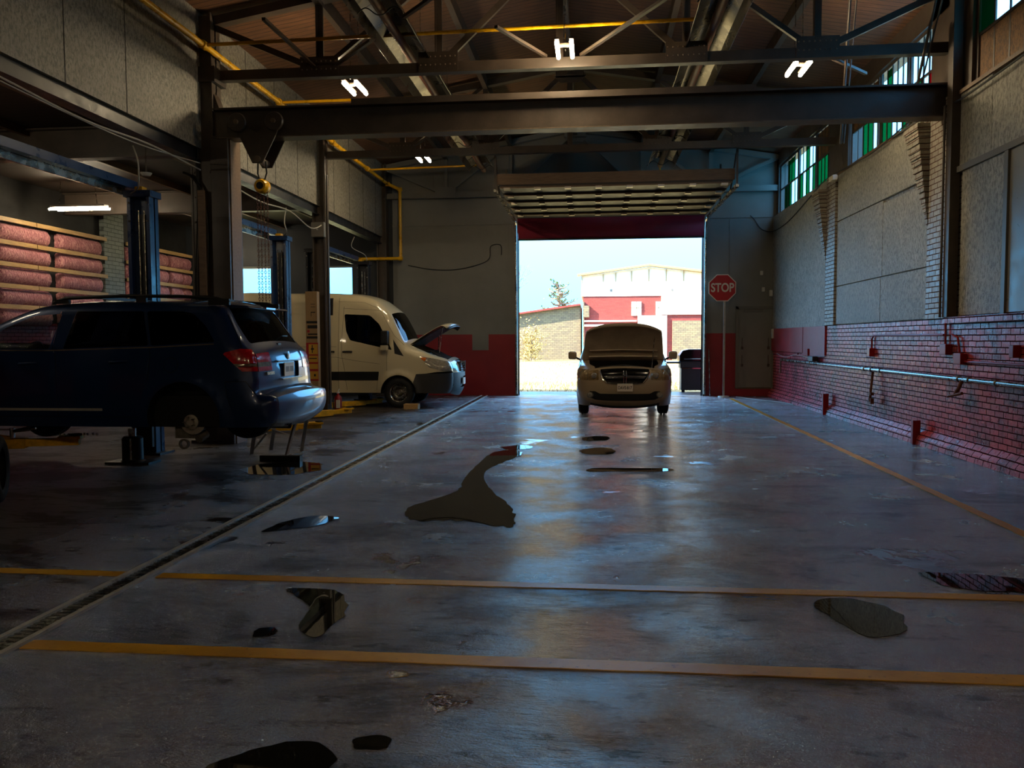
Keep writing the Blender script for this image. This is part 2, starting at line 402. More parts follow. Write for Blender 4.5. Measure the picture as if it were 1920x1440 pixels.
# service-bay back wall with two windows
b = MB()
for x0, x1, z0, z1 in ((-12.2, -10.6, 0, 5.2), (-10.6, -8.9, 0, 2.3), (-10.6, -8.9, 3.78, 5.2), (-8.9, -8.3, 0, 5.2), (-8.3, -6.95, 0, 2.3), (-8.3, -6.95, 3.76, 5.2), (-6.95, -5.75, 0, 5.2)):
    b.box((x0, YB, z0), (x1, YB+.3, z1))
b.box((-12.2, YB, 5.2), (-5.75, YB+.3, 7.2))
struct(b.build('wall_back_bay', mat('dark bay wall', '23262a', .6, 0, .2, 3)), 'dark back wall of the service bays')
for i, (x0, x1) in enumerate(((-10.6, -8.9), (-8.3, -6.95))):
    w = bpy.data.objects.new('window_%d' % (i+1), None); COL.objects.link(w); w.location = (x0, YB+.1, 2.3); struct(w)
    W_ = x1-x0; H_ = 1.47
    f = MB(); [f.box(a, c) for a, c in (((0, 0, 0), (W_, .06, .05)), ((0, 0, H_-.05), (W_, .06, H_)), ((0, 0, 0), (.05, .06, H_)), ((W_-.05, 0, 0), (W_, .06, H_)))]
    f.build('window_frame', 'white', w); box((.05, .02, .05), (W_-.05, .035, H_-.05)).build('pane', 'glass_pane', w)
# far-left insulated wall, front wall, bay ceiling
struct(box((-12.2, YN, 0), (-12, YB, 2.0)).build('wall_left', 'redwallY'), 'red lower part of the far left wall')
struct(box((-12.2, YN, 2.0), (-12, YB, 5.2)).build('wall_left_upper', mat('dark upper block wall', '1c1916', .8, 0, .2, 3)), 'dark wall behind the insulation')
struct(box((-12.0, 18.6, 0), (-11.88, 19.42, 5.0)).build('wall_left_pier', 'blockwall'), 'pale block pier between the insulation runs')
struct(box((-12.2, YN-.2, 0), (XR+.2, YN, 7.8)).build('wall_front', 'wallgrey'))
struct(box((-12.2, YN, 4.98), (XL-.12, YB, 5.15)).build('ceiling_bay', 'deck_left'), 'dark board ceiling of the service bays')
# main roof
b = MB()
for z in (0, .12):
    pass
def roofz(x): return RIDGE-(RIDGE-EAVE)*abs(x-XC)/5.5
pts = [(-6.2, roofz(-6.2)), (XC, RIDGE), (XR+.3, roofz(XR+.3)), (XR+.3, roofz(XR+.3)+.15), (XC, RIDGE+.15), (-6.2, roofz(-6.2)+.15)]
struct(MB().prism(pts, 'Y', YN, YB+.5).build('ceiling', 'deck'), 'dark brown board roof deck')
# bulkhead boards over the column line
b = MB(); b.box((XL-.1, YN, 4.55), (XL, YB-.02, 6.72))
struct(b.build('wall_bulkhead', 'bulk'), 'grey boarded bulkhead above the service bays')
b = MB()
for y in (-2.2, 0.2, 2.7, 5.1, 7.5, 8.75, 9.97, 12.35, 13.6, 14.85, 16.0, 18.3, 19.5, 20.7, 21.9): b.box((XL-.01, y, 4.55), (XL+.004, y+.012, 6.6))
struct(b.build('trim_5', 'ink'), 'dark joints between bulkhead boards')
b = MB(); b.box((XL-.16, YN, 4.38), (XL-.06, YB-.02, 4.56)); b.box((XL-.22, YN, 4.36), (XL-.02, YB-.02, 4.385))
struct(b.build('trim_6', 'liftdark'), 'dark steel beam along the bottom of the bulkhead')
# right wall : brick dado, boards, clerestory
b = MB(); b.box((XR, YN, 0), (XR+.35, YB+.3, 1.86)); b.prism([(XR+.01, 0), (XR-.13, 0), (XR-.11, .1), (XR, .24)], 'Y', YN, YB)
struct(b.build('wall_right', 'redbrick'), 'red painted brick lower right wall')
ZS = 4.95
b = MB(); b.box((XR+.04, YN, 1.86), (XR+.35, YB+.3, ZS))
struct(b.build('wall_right_upper', 'greybrick'), 'grey painted brick above the red band')
b = MB()
segs = [(17.78, 22.78), (12.45, 17.02)]
b.box((XR-.03, 17.74, 1.86), (XR+.05, YB, 4.93))
struct(b.build('wall_right_panel_far', 'osb'), 'grey strand board covering on the far bay of the right wall')
b = MB(); b.box((XR-.035, 17.68, 1.2), (XR+.05, 19.46, 1.86)); b.box((XR-.035, 19.46, 1.2), (XR+.05, 19.5, 1.86)); b.box((XR-.045, 19.46, 1.26), (XR+.05, YB, 1.86)); b.box((XR-.02, 20, 1.2), (XR, YB, 1.24))
struct(b.build('trim_7', 'redboard_y'), 'red painted board on the far end of the right wall')
def panels(name, lst, m='osb', x=.0):
    for (y0, y1, z0, z1, lab) in lst:
        o = box((XR-.012-x, y0, z0), (XR+.045, y1, z1)).build(name, m, bevel=.004); tag(o, lab, 'wall panel', 'strand board panels on the right wall')
panels('wall_panel', [
    (12.52, 14.40, 2.66, 3.90, 'weathered grey strand board panel right of the pale one, above the low panels'),
    (14.42, 17.0, 2.66, 3.95, 'pale bluish-white strand board panel at the middle of the right wall'),
    (12.52, 14.46, 1.88, 2.64, 'low speckled grey board panel resting on the red brick beside the brick pier'),
    (14.48, 17.0, 1.88, 2.64, 'low speckled grey board panel left of its twin, above the red brick'),
    (12.9, 17.0, 3.97, 4.93, 'long yellowish-grey board panel directly below the coloured clerestory glass')])
panels('wall_panel', [
    (9.0, 10.72, 3.92, 4.86, 'upper rough grey strand board panel at the right edge of the photo'),
    (10.73, 11.60, 3.92, 4.93, 'narrow upper strand board panel beside the tall steel post'),
    (10.33, 11.5, 1.9, 3.84, 'tall recessed speckled board panel beside the steel post above the ledge')], x=-.02)
panels('wall_panel', [(6.5, 10.24, 1.9, 3.84, 'smooth grey board panel at the right edge of the photo above the ledge')], 'plain_panel', -.02)
struct(box((XR-.02, 10.24, 1.88), (XR+.05, 10.33, 3.9)).build('trim_8', 'greybox'))
struct(box((XR-.03, 5, 3.84), (XR+.05, 11.6, 3.92)).build('trim_9', 'greybox'))
struct(MB().box((XR-.09, 5, 1.80), (XR+.05, 11.76, 1.88)).build('trim_10', 'redbrick'), 'red painted ledge on the near bay wall')
# brick piers with stepped corbels
for nm, (y0, y1), lab in (('brick_pier', (11.8, 12.46), 'grey painted brick pier with stepped corbel beside the tall steel post'), ('brick_pier', (17.04, 17.66), 'grey painted brick pier with stepped corbel nearer the big door')):
    b = MB(); b.box((XR-.05, y0, 1.87), (XR+.05, y1, 4.95))
    k = 0; z = 3.25
    while z < 4.66:
        e = .045*k; b.box((XR-.06-.012*k, y1-.02, z), (XR+.05, y1+e*.75+.03, z+.088)); z += .1; k += 1
    tag(b.build(nm, 'greybrick'), lab, 'brick pier')
# clerestory windows
def clerestory(idx, groups, z0, z1, pattern, label):
    w = bpy.data.objects.new('window_%d' % idx, None); COL.objects.link(w); w.location = (XR+.1, groups[0][0], z0); struct(w, label)
    oy = groups[0][0]; F = MB(); C = MB(); G = MB(); B_ = MB(); RD = MB()
    last = groups[-1][1]
    hh = z1-z0; zm = hh*.5
    F.box((0, 0, -.05), (.1, last-oy, 0)); F.box((0, 0, hh), (.1, last-oy, hh+.06))
    for gi, (a, c, n) in enumerate(groups):
        a -= oy; c -= oy; d = (c-a)/n
        F.box((.0, a-.06, -.05), (.04, a+.01, hh)); F.box((.0, c-.01, -.05), (.04, c+.06, hh))
        for i in range(n):
            ya, yb = a+i*d, a+(i+1)*d
            if i: F.box((.02, ya-.018, 0), (.035, ya+.018, hh))
            for r, (za, zb) in enumerate(((0, zm), (zm, hh))):
                t = pattern[gi][r][i % len(pattern[gi][r])]
                tgt = {'g': G, 'w': C, 'b': B_, 'r': RD}[t]
                tgt.box((.024, ya+.012, za+.012), (.028 if t != 'b' else .04, yb-.012, zb-.012))
        F.box((.01, a, zm-.02), (.035, c, zm+.02))
    F.build('window_frame', 'steel', w)
    for q, nm, mm, lb in ((C, 'clear_panes', 'glass_pane', None), (G, 'green_panes', 'glass_green', 'green glass panes'), (B_, 'boarded_panes', 'osb_raw', 'raw strand board in place of glass'), (RD, 'red_panes', 'glass_red', 'red film on panes')):
        if q.v: q.build(nm, mm, w, label=lb)
ZT = 6.22
clerestory(3, [(17.95, 19.0, 4), (19.15, 20.6, 5), (20.75, 22.5, 5)], ZS+.05, ZT, [['ggg', 'bbb'], ['gwgw', 'wwgw'], ['wwgg', 'wggw']], 'clerestory window of the far bay with green and clear glass')
clerestory(4, [(12.75, 13.62, 4), (13.78, 14.95, 5), (15.12, 16.5, 5)], ZS+.05, ZT, [['rwgg', 'wwww'], ['gwwg', 'wwwg'], ['wggw', 'bbbb']], 'clerestory window of the middle bay with green and clear glass')
clerestory(5, [(7.2, 8.6, 4), (8.75, 10.1, 4), (10.2, 11.35, 3)], ZS, ZT, [['wwgg', 'wgww'], ['bwbb', 'wwwg'], ['bbb', 'wwg']], 'clerestory window of the near bay, partly boarded up')
b = MB()
for y0, y1 in ((YN, 7.1), (11.4, 12.7), (16.6, 17.9), (22.55, YB+.3)): b.box((XR+.05, y0, ZS), (XR+.35, y1, 7.0))
b.box((XR+.05, YN, ZT+.05), (XR+.35, YB+.3, 7.0)); 
struct(b.build('wall_right_top', 'steel'), 'dark wall around the clerestory windows')
struct(box((XR-.02, YN, ZS-.06), (XR+.2, YB, ZS-.01)).build('trim_11', 'oldwood'), 'window sill of the clerestory')

# ------------------------------------------------------------------ steel columns, beam, trusses
def ibeam(p, q, w, h, t=.02):
    b = MB(); up_ = Vector((0, 0, 1)); P, Q = Vector(p), Vector(q)
    b.bar(P, Q, t, h); b.bar(P+up_*(h/2), Q+up_*(h/2), w, t*1.3); b.bar(P-up_*(h/2), Q-up_*(h/2), w, t*1.3); return b
ROWS = (1.5, 6.8, 12.1, 17.35, 22.62)
names = {12.1: 'thick riveted brown steel column carrying the hoist beam, wires down its side', 17.35: 'brown steel column with the grey box, behind the fire extinguisher', 22.62: 'brown steel column against the back wall', 6.8: 'steel column just outside the left edge of the photo', 1.5: 'steel column behind the viewer'}
for y in ROWS[2:]:
    t = thing('steel_column', names[y], 'column', (-6.0, y, 0))
    w = .19 if y < 15 else .14
    b = MB(); b.box((-w, -.02, 0), (w, .02, 6.6)); b.box((-w+.01, -.14, 0), (w-.01, -.11, 6.55)) if y < 15 else None; b.box((-w, -.15, 0), (-w+.03, .15, 6.6)); b.box((w-.03, -.15, 0), (w, .15, 6.6))
    b.build('shaft', 'steel', t)
    box((-w-.06, -.22, 0), (w+.06, .22, .05)).build('base_plate', 'steel', t)
    if y < 15:
        b = MB(); b.box((.19, -.26, 0), (.47, .2, 4.7)); b.build('side_post', 'steel', t, bevel=.01)
        b = MB(); b.box((.47, -.20, 0), (.485, .14, 4.72)); b.box((-.02, -.28, 2.3), (.09, -.15, 3.9)); b.build('wood_facing', 'oldwood', t, label='brown wooden facing board')
        b = MB(); b.box((-.23, -.2, 5.55), (.26, .2, 5.78)); b.prism([(.19, 4.7), (.19, 5.4), (.45, 4.72)], 'Y', -.1, .1); b.build('bracket', 'steel', t)
        r0 = None
        for k in range(14):
            for dx in (-.126, .126):
                if r0 is None: r0 = q = MB().lathe([(0, -.012), (.012, -.009), (.016, 0)], 8, 'Y').build('rivet', 'steel', t, smooth=True)
                else: q = r0.copy(); COL.objects.link(q)
                q.location = (dx, -.14, .4+k*.38)
        c = MB()
        for dx, ph in ((-.1, 0), (-.06, 1.3), (-.02, 2.2)):
            c.tube([(dx+.03*sin(z*2+ph)-.0, -.17, z) for z in [5.6-k*.3 for k in range(15)]], .012, 6)
        c.tube([(-.3, -.15, 4.2), (-.12, -.2, 4.1), (.05, -.2, 3.8), (.1, -.2, 3.2), (.06, -.2, 2.4)], .02, 6)
        c.build('cable_run', 'cable', t, smooth=True)
    if y == 17.35:
        c = MB(); c.tube([(.17, -.17, z) for z in (0.2, 2, 4, 5.6)], .02, 8); c.tube([(.21, -.15, z) for z in (.5, 2, 4, 5.2)], .016, 8); c.build('conduit', 'steel', t, smooth=True)
t = thing('electrical_box', 'grey metal electrical box high on the second steel column', 'electrical box', (-5.95, 17.1, 3.85))
box((-.16, -.06, 0), (.13, .09, .32)).build('box_body', 'greybox', t, bevel=.01); MB().lathe([(0, -.02), (.02, -.015), (.02, 0)], 10, 'Y', (-.02, -.06, .16)).build('latch', 'white', t)
t = thing('wall_post', 'tall dark steel post on the right wall under the hoist beam end', 'post', (XR-.05, 11.66, 1.88))
b = MB(); b.box((-.06, -.07, 0), (.07, .09, 4.6)); b.build('post_body', 'steel', t, bevel=.006); MB().tube([(-.08, .1, 0), (-.08, .1, 2.9)], .018, 8).build('conduit', 'steel', t, smooth=True)
# hoist beam
t = thing('hoist_beam', 'long brown steel I-beam spanning the hall and carrying the chain hoist', 'beam', (0, 11.95, 4.9))
ibeam((-5.75, 0, 0), (XR+.1, 0, 0), .26, .42).build('beam_section', 'steel', t)
MB().box((-3.6, -.1, .215), (2.3, .12, .30)).build('channel_cap', 'steel', t)
MB().box((-5.7, -.135, -.235), (XR, .135, -.22)).build('lower_flange_edge', 'steel_lip', t, label='scuffed lower flange')
# trusses
def truss(y, m, lab, scale=1.0, gus=True):
    t = thing('roof_truss', lab, 'truss', (0, y, 5.7))
    xs = [XL+.05, -4.16, -2.32, XC, 1.35, 3.2, XR]
    tz = lambda x: roofz(x)-5.7-.12
    MB().box((XL+.05, -.05, -.07), (XR+.05, -.03, .07)).box((XL+.05, .03, -.07), (XR+.05, .05, .07)).box((XL+.05, -.07, -.085), (XR+.05, .07, -.07)).build('bottom_chord', m, t)
    MB().bar((XL+.05, 0, tz(XL)), (XC, 0, tz(XC)), .16, .13).bar((XC, 0, tz(XC)), (XR+.05, 0, tz(XR)), .16, .13).build('top_chord', m, t)
    for x in xs[1:-1]: MB().box((x-.055, -.02, .05), (x+.055, .02, tz(x))).box((x-.05, -.05, .05), (x-.03, .05, tz(x))).build('vertical', m, t)
    for a, c in ((0, 1), (3, 2), (3, 4), (6, 5)):
        MB().bar((xs[c], 0, .02), (xs[a], 0, tz(xs[a])-.02), .06, .09).build('diagonal', m, t)
    for a, c in ((2, 1), (4, 5)):
        MB().bar((xs[c], 0, .02), (xs[a], 0, tz(xs[a])-.02), .06, .07).build('diagonal', m, t)
    for x in xs[1:-1]:
        if x != XC: MB().box((x-.3, -.062, -.07), (x+.3, -.052, .22)).build('gusset_plate', m, t)
    MB().prism([(XC-.35, tz(XC)-.22), (XC+.35, tz(XC)-.22), (XC+.2, tz(XC)-.36), (XC-.2, tz(XC)-.36)], 'Y', -.07, -.06).box((XC-.3, -.07, tz(XC)-.25), (XC+.3, -.06, tz(XC)-.02)).build('gusset_plate', m, t)
    if gus:
        r0 = None
        for x in (1.35, 3.2, -4.16, -2.32):
            for i in range(8):
                for j in (0, 1):
                    if r0 is None: r0 = q = MB().lathe([(0, -.012), (.011, -.008), (.014, 0)], 6, 'Y').build('rivet', 'steel_lip', t)
                    else: q = r0.copy(); COL.objects.link(q)
                    q.location = (x-.27+i*.075, -.062, .03+j*.12)
    return t
truss(6.85, 'steel', 'nearest brown riveted roof truss, mostly above the frame', gus=False)
truss(12.15, 'steel', 'brown riveted roof truss just above and behind the hoist beam')
truss(17.5, 'steel', 'brown roof truss beyond the hoist beam, meeting the second column')
truss(22.66, 'wallgrey', 'grey painted roof truss flat against the back wall', gus=False)
# purlins
for i, x in enumerate((-4.16, -2.32, 1.35, 3.2)):
    side = ('outer purlin over the yellow gas pipe side', 'inner purlin over the left tube heater', 'inner purlin over the right tube heater', 'outer purlin over the window side')[i]
    tag(MB().box((x-.05, YN, roofz(x)-.24), (x+.05, YB, roofz(x)-.02)).build('roof_purlin', 'oldwood' if False else 'steel'), 'brown '+side, 'purlin', 'roof purlins')
tag(MB().box((XC-.06, YN, RIDGE-.3), (XC+.06, YB, RIDGE-.03)).build('ridge_beam', 'steel'), 'brown ridge beam along the roof peak', 'beam')
# bottom-chord bracing rods
br = [((-3.9, 12.1), (-3.1, 11.2), 'left of the left heater'), ((-2.45, 10.45), (-1.3, 9.15), 'right of the left heater'), ((-.18, 12.1), (1.2, 9.7), 'right of the middle shop light'), ((-4.28, 10.3), (-4.24, 12.1), 'over the long thin gas pipe'),
      ((3.4, 12.5), (4.3, 13.45), 'right of the bright right shop light'), ((-1.3, 10.9), (-.7, 12.1), 'left of the middle shop light'), ((-3.8, 17.15), (-3.1, 16.1), 'near the distant shop light')]
for i, (a, c, w) in enumerate(br):
    tag(MB().bar((a[0], a[1], 5.79), (c[0], c[1], 5.79), .05, .04).build('brace_bar', 'steel'), 'diagonal steel brace bar under the roof, '+w, 'brace', 'roof bracing bars')
for (p, q, lab) in (((3.15, 10.3, 6.85), (4.3, 14.7, 5.0), 'long dark rod crossing the clerestory glass, left one'), ((4.3, 10.4, 6.6), (4.72, 12.6, 5.1), 'dark rod crossing the clerestory glass near the post')):
    tag(MB().tube([p, q], .02, 8).tube([(p[0]+.1, p[1], p[2]), (q[0]+.05, q[1], q[2])], .012, 8).build('sag_rod', 'steel', smooth=True), lab, 'rod')
# bay ceiling beams and far left beam
for y in (6.8, 12.1, 17.35):
    tag(ibeam((-12, y, 4.72), (-6.16, y, 4.72), .2, .46).build('bay_beam', 'steel'), 'dark steel beam across the bay ceiling, '+{6.8: 'nearest', 12.1: 'behind the thick column', 17.35: 'behind the grey box column'}[y], 'beam', 'bay ceiling beams')
for i, x in enumerate((-10.5, -9.0, -7.5)):
    tag(box((x, YN, 4.86), (x+.08, YB, 4.98)).build('bay_joist', 'oldwood'), 'wooden joist under the bay ceiling, %s' % ('farthest left', 'middle', 'nearest the columns')[i], 'joist', 'bay ceiling joists')

# ------------------------------------------------------------------ lights
def shoplight(loc, lab, rz=0, L=.64, m='tube', wires=True, zt=None):
    t = thing('shop_light', lab, 'ceiling light', loc, rz, 'twin tube shop lights')
    b = MB(); b.box((-.13, -L/2, .035), (-.07, L/2, .06)); b.box((.07, -L/2, .035), (.13, L/2, .06)); b.box((-.13, -.05, .05), (.13, .05, .08)); b.build('housing', 'steel', t, bevel=.005)
    for dx in (-.1, .1): MB().tube([(dx, -L/2+.02, 0), (dx, L/2-.02, 0)], .028, 10).build('lamp_tube', m, t, smooth=True)
    if wires:
        zt = zt if zt else roofz(loc[0])-loc[2]
        b = MB()
        for sy in (-.25, .25): b.tube([(0, sy*L/.64, .07), (0, sy*.8, zt)], .006, 6)
        b.build('hanging_chain', 'galv', t)
    return t
for x, y, lab in ((-3.83, 12.85, 'lit twin-tube shop light beside the left tube heater'), (-.4, 11.5, 'lit twin-tube shop light under the roof ridge'), (3.08, 12.7, 'lit twin-tube shop light nearest the clerestory glass'),
                  (-3.8, 17.9, 'small distant lit shop light below the hoist beam'), (3.08, -2.2, 'unseen fill light added behind the viewer on the window side'), (-.4, -2.6, 'unseen fill light added behind the viewer in the middle'), (-3.85, -2.0, 'unseen fill light added behind the viewer on the column side')):
    shoplight((x, y, 5.66), lab)  # the three behind the viewer are unseen lamps added to fill the near hall
t = thing('tube_light', 'lit horizontal twin tube light hanging over the insulation', 'ceiling light', (-10.75, 16, 4.38))
box((-.6, -.08, .04), (.6, .08, .08)).build('housing', 'white', t)
for dy in (-.06, .06): MB().tube([(-.58+dy, dy, 0), (.58+dy, dy, 0)], .022, 10).build('lamp_tube', 'tube_bay', t, smooth=True)
MB().tube([(-.45, 0, .08), (-.4, 0, .6)], .006, 6).tube([(.4, 0, .08), (.35, 0, .6)], .006, 6).build('hanging_chain', 'galv', t)
for x, y, lab in ((-10.3, 21.4, 'small lit bay light seen through the column slot'), (-9.2, 8.0, 'bay light hidden above the blue car')):
    t = thing('tube_light', lab, 'ceiling light', (x, y, 4.3)); box((-.6, -.06, .04), (.6, .06, .08)).build('housing', 'white', t)
    MB().tube([(-.58, 0, 0), (.58, 0, 0)], .02, 10).build('lamp_tube', 'tube_bay', t, smooth=True)
    MB().tube([(-.45, 0, .08), (-.4, 0, .68)], .006, 6).tube([(.4, 0, .08), (.35, 0, .68)], .006, 6).build('hanging_chain', 'galv', t)

# ------------------------------------------------------------------ radiant tube heaters
def heater(x, lab, y0=4.5, y1=20.3, z=5.95):
    t = thing('tube_heater', lab, 'heater', (x, 0, z))
    prof = [(-.33, -.12), (-.27, .02), (-.12, .11), (.12, .11), (.27, .02), (.33, -.12)]
    yy = y0; k = 0
    while yy < y1-.1:
        ye = min(yy+3.1, y1); b = MB(); s_ = 1 + (.015 if k % 2 else 0)
        vs = [(px*s_, yy, pz*s_) for px, pz in prof]+[(px*s_, ye, pz*s_) for px, pz in prof]; n = len(prof)
        b.add(vs, [(i, i+1, n+i+1, n+i) for i in range(n-1)])
        o = b.build('reflector', 'alu', t, fix=False); sm = o.modifiers.new('s', 'SOLIDIFY'); sm.thickness = .006
        yy = ye-.05; k += 1
    MB().tube([(0, y0+.2, -.02), (0, y1+.25, -.02)], .065, 14).build('burner_tube', 'rust', t, smooth=True)
    yy = y0+1.2
    while yy < y1:
        MB().tube([(-.36, yy, -.12), (-.2, yy, .0), (-.05, yy, -.09), (.05, yy, -.09), (.2, yy, .0), (.36, yy, -.12)], .008, 6).build('clip', 'cable', t)
        MB().tube([(0, yy+.1, .1), (0, yy+.1, roofz(x)-z)], .006, 6).build('hanger', 'galv', t)
        yy += 2.4
    return t
heater(-2.78, 'long shiny tube heater on the left with rusty central tube')
heater(1.66, 'long shiny tube heater on the right with rusty central tube')

# ------------------------------------------------------------------ yellow gas pipes
def pipe(path, r, lab, cat='pipe', m='yellow', name='gas_pipe', group=None):
    t = thing(name, lab, cat, path[0], 0, group)
    o = Vector(path[0]); P = [Vector(p)-o for p in path]
    b = MB()
    for a, c in zip(P, P[1:]): b.tube([a, c], r, 12)
    b.build('pipe_run', m, t, smooth=True)
    j = MB()
    for i in range(1, len(P)-1):
        j.lathe([(r*.1, -r*1.5), (r*1.35, -r*1.2), (r*1.35, r*1.2), (r*.1, r*1.5)], 12, 'X', P[i])
    if j.v: j.build('elbow', m, t, smooth=True)
    return t
t = pipe([(-5.75, 2, 5.98), (-5.75, 22.3, 5.98), (-5.45, 22.5, 5.86), (-5.45, 22.5, 3.92), (-6.9, 22.5, 3.92)], .045, 'thick yellow gas pipe along the bulkhead, dropping down the back wall')
for y in (9.3, 11.6, 14.5, 17.5, 20.3): MB().lathe([(.045, -.07), (.065, -.06), (.065, .06), (.045, .07)], 14, 'Y', (0, y-2, 0)).build('coupling', 'yellow', t, smooth=True)
pipe([(-5.7, 11.6, 5.98), (1.4, 11.6, 6.04)], .026, 'long thin yellow gas pipe crossing the hall nearest the viewer')
pipe([(-5.7, 14.5, 5.98), (-3.2, 14.5, 5.98), (-3.2, 14.5, 5.85)], .026, 'short yellow gas pipe behind the hoist beam ending in a drop')
pipe([(-5.7, 20.4, 5.98), (-2.95, 20.4, 6.02)], .026, 'short yellow gas pipe near the back wall reaching the left heater')
pipe([(1.66, 20.52, 5.9), (1.66, 20.5, 5.75), (1.25, 20.5, 5.72), (1.25, 20.5, 5.55)], .014, 'thin yellow gas drop at the end of the right heater')

# ------------------------------------------------------------------ chain hoist
t = thing('hoist_trolley', 'heavy brown beam trolley hanging from the left end of the hoist beam', 'trolley', (-5.03, 11.95, 4.35))
for dy in (-.19, .17):
    MB().prism([(-.36, .50), (-.28, .56), (0, .38), (.28, .56), (.36, .50), (.30, .34), (.08, -.08), (-.08, -.08)], 'Y', dy, dy+.025).build('side_plate', 'steel', t, bevel=.006)
for dx in (-.32, .32):
    for dy in (-.225, .225): MB().lathe([(.001, -.025), (.13, -.025), (.145, .0), (.12, .02), (.001, .02)], 28, 'Y', (dx*.9, dy, .52)).build('trolley_wheel', 'steel', t, smooth=True)
    MB().tube([(dx*.9, -.29, .52), (dx*.9, .29, .52)], .035, 12).build('axle', 'steel_lip', t, smooth=True)
MB().tube([(0, -.2, -.02), (0, .2, -.02)], .05, 12).build('pin', 'steel_lip', t, smooth=True)
t = thing('chain_hoist', 'yellow round chain hoist with long hanging chains', 'hoist', (-5.03, 11.93, 4.33))
def link_ring(b, c, a, w, r, tw, n=10):
    pts_ = []
    for k in range(n+1):
        u = 2*pi*k/n; x = w*cos(u); z = a*sin(u)
        pts_.append((c[0]+x*cos(tw), c[1]+x*sin(tw), c[2]+z))
    b.tube(pts_, r, 5, False)
b = MB(); b.tube([(-.06, 0, 0), (-.07, 0, -.18), (-.04, 0, -.27), (.04, 0, -.27), (.07, 0, -.18), (.06, 0, 0)], .013, 8); b.build('hook', 'darkmetal', t, smooth=True)
MB().lathe([(.001, -.1), (.085, -.1), (.11, -.06), (.11, .06), (.085, .1), (.001, .1)], 28, 'Y', (0, 0, -.38)).build('hoist_body', 'yellow', t, smooth=True)
MB().lathe([(.001, -.112), (.055, -.108), (.055, -.1)], 20, 'Y', (0, 0, -.38)).build('hub_cover', 'darkmetal', t, smooth=True)
for dx, ln in ((-.085, 1.95), (-.035, 2.05), (.02, 2.05), (.075, 2.0)):
    b = MB(); z = -.45; k = 0
    while z > -.45-ln:
        link_ring(b, (dx, 0, z), .026, .013, .0045, (pi/2)*(k % 2)+.4, 8); z -= .041; k += 1
    b.build('chain', 'rust', t)

# ------------------------------------------------------------------ two-post lifts
def lift_post(lift, loc, h=3.62, m='liftblue'):
    w = .165
    b = MB(); b.box((-w, -.02, 0), (w, .1, h)); b.box((-w, -.13, 0), (-w+.05, .02, h)); b.box((w-.05, -.13, 0), (w, .02, h))
    b.box((-.2, -.16, h-.02), (.2, .13, h+.07)); t = b.build('post', m, lift, loc, bevel=.004)
    MB().box((-.05, -.05, .3), (.05, -.02, h-.25)).build('channel', 'liftdark', t)
    MB().tube([(-.03, -.07, .4), (-.03, -.07, h-.2)], .008, 6).build('lift_cable', 'galv', t); MB().tube([(.05, -.07, .4), (.05, -.07, h-.2)], .008, 6).build('lift_cable', 'galv', t)
    MB().box((-.26, -.2, 0), (.26, .2, .03)).build('base_plate', 'liftdark', t)
    MB().box((-.15, -.2, .12), (.15, -.12, .95)).build('carriage', 'liftdark', t)
    for z in (h-.1, h-.35, h*.55, h*.45):
        for dx in (-.13, .13): MB().lathe([(0, -.015), (.014, -.01), (.016, 0)], 8, 'Y', (dx, -.131, z)).build('bolt', 'galv', t)
    return t
def crossbar(lift, x, y0, y1):
    t = MB().box((-.06, 0, -.03), (.06, y1-y0, .08)).build('crossbeam', 'liftblue', lift, (x, y0, 3.75), bevel=.004)
    MB().box((-.1, .3, -.12), (-.07, y1-y0-.1, -.02)).build('shutoff_bar', 'galv', t)
    MB().box((.07, y1-y0-.1, -.1), (.18, y1-y0+.02, .0)).build('bracket', 'yellow_dirty', t, label='small yellow bracket')
def lift_arm(lift, p, q, z, pad=True, tri=False):
    d = Vector((q[0]-p[0], q[1]-p[1], 0)); L = d.length; a = atan2(d.y, d.x); R_ = Matrix.Rotation(a, 4, 'Z')
    t = MB().box((0, -.07, z), (L*.68, .07, z+.12)).xf(R_).build('swing_arm', 'yellow_dirty', lift, (p[0], p[1], 0), bevel=.006, label='yellow swing arm')
    MB().box((L*.6, -.05, z+.02), (L, .05, z+.11)).xf(R_).build('arm_extension', 'yellow_dirty', t, bevel=.006)
    if pad: MB().lathe([(.001, 0), (.07, 0), (.07, .03), (.001, .03)], 16, 'Z', (L-.04, 0, z+.13)).xf(R_).build('rubber_pad', 'rubber', t, smooth=True)
    if pad: MB().box((L-.22, -.09, z+.1), (L+.03, .09, z+.135)).xf(R_).build('pad_plate', 'yellow_dirty', t)
    if tri: MB().bar((0, .05, z+.3), (L*.6, .03, z+.13), .03, .03).xf(R_).box((-.03, -.08, z), (.03, .08, z+.32)).build('brace', 'yellow_dirty', t)
def lift(lab, posts, cb, arms, m='liftblue'):
    ox, oy = posts[0]; t = thing('two_post_lift', lab, 'car lift', (ox, oy, 0))
    for x, y in posts: lift_post(t, (x-ox, y-oy, 0), m=m)
    crossbar(t, cb[0]-ox, cb[1]-oy, cb[2]-oy)
    for p, q, z, tri in arms: lift_arm(t, (p[0]-ox, p[1]-oy), (q[0]-ox, q[1]-oy), z, True, tri)
lift('blue two-post car lift with raised yellow arm holding up the blue car', [(-6.29, 10.78), (-6.6, 7.3)], (-6.42, 7.3, 10.78), [((-8.1, 8.70), (-6.35, 9.30), .30, True)])
lift('blue two-post car lift in the middle, far post behind the hanging chains', [(-6.27, 15.7), (-6.12, 12.75)], (-6.42, 12.7, 15.75), [((-6.0, 13.35), (-4.80, 13.75), .02, False), ((-6.1, 15.5), (-5.2, 16.75), .02, False)])
lift('dark two-post car lift straddling the white van', [(-6.35, 17.9), (-6.1, 21.0)], (-6.3, 17.9, 21.05), [((-6.2, 18.05), (-5.2, 19.3), .03, False)], 'liftdark')

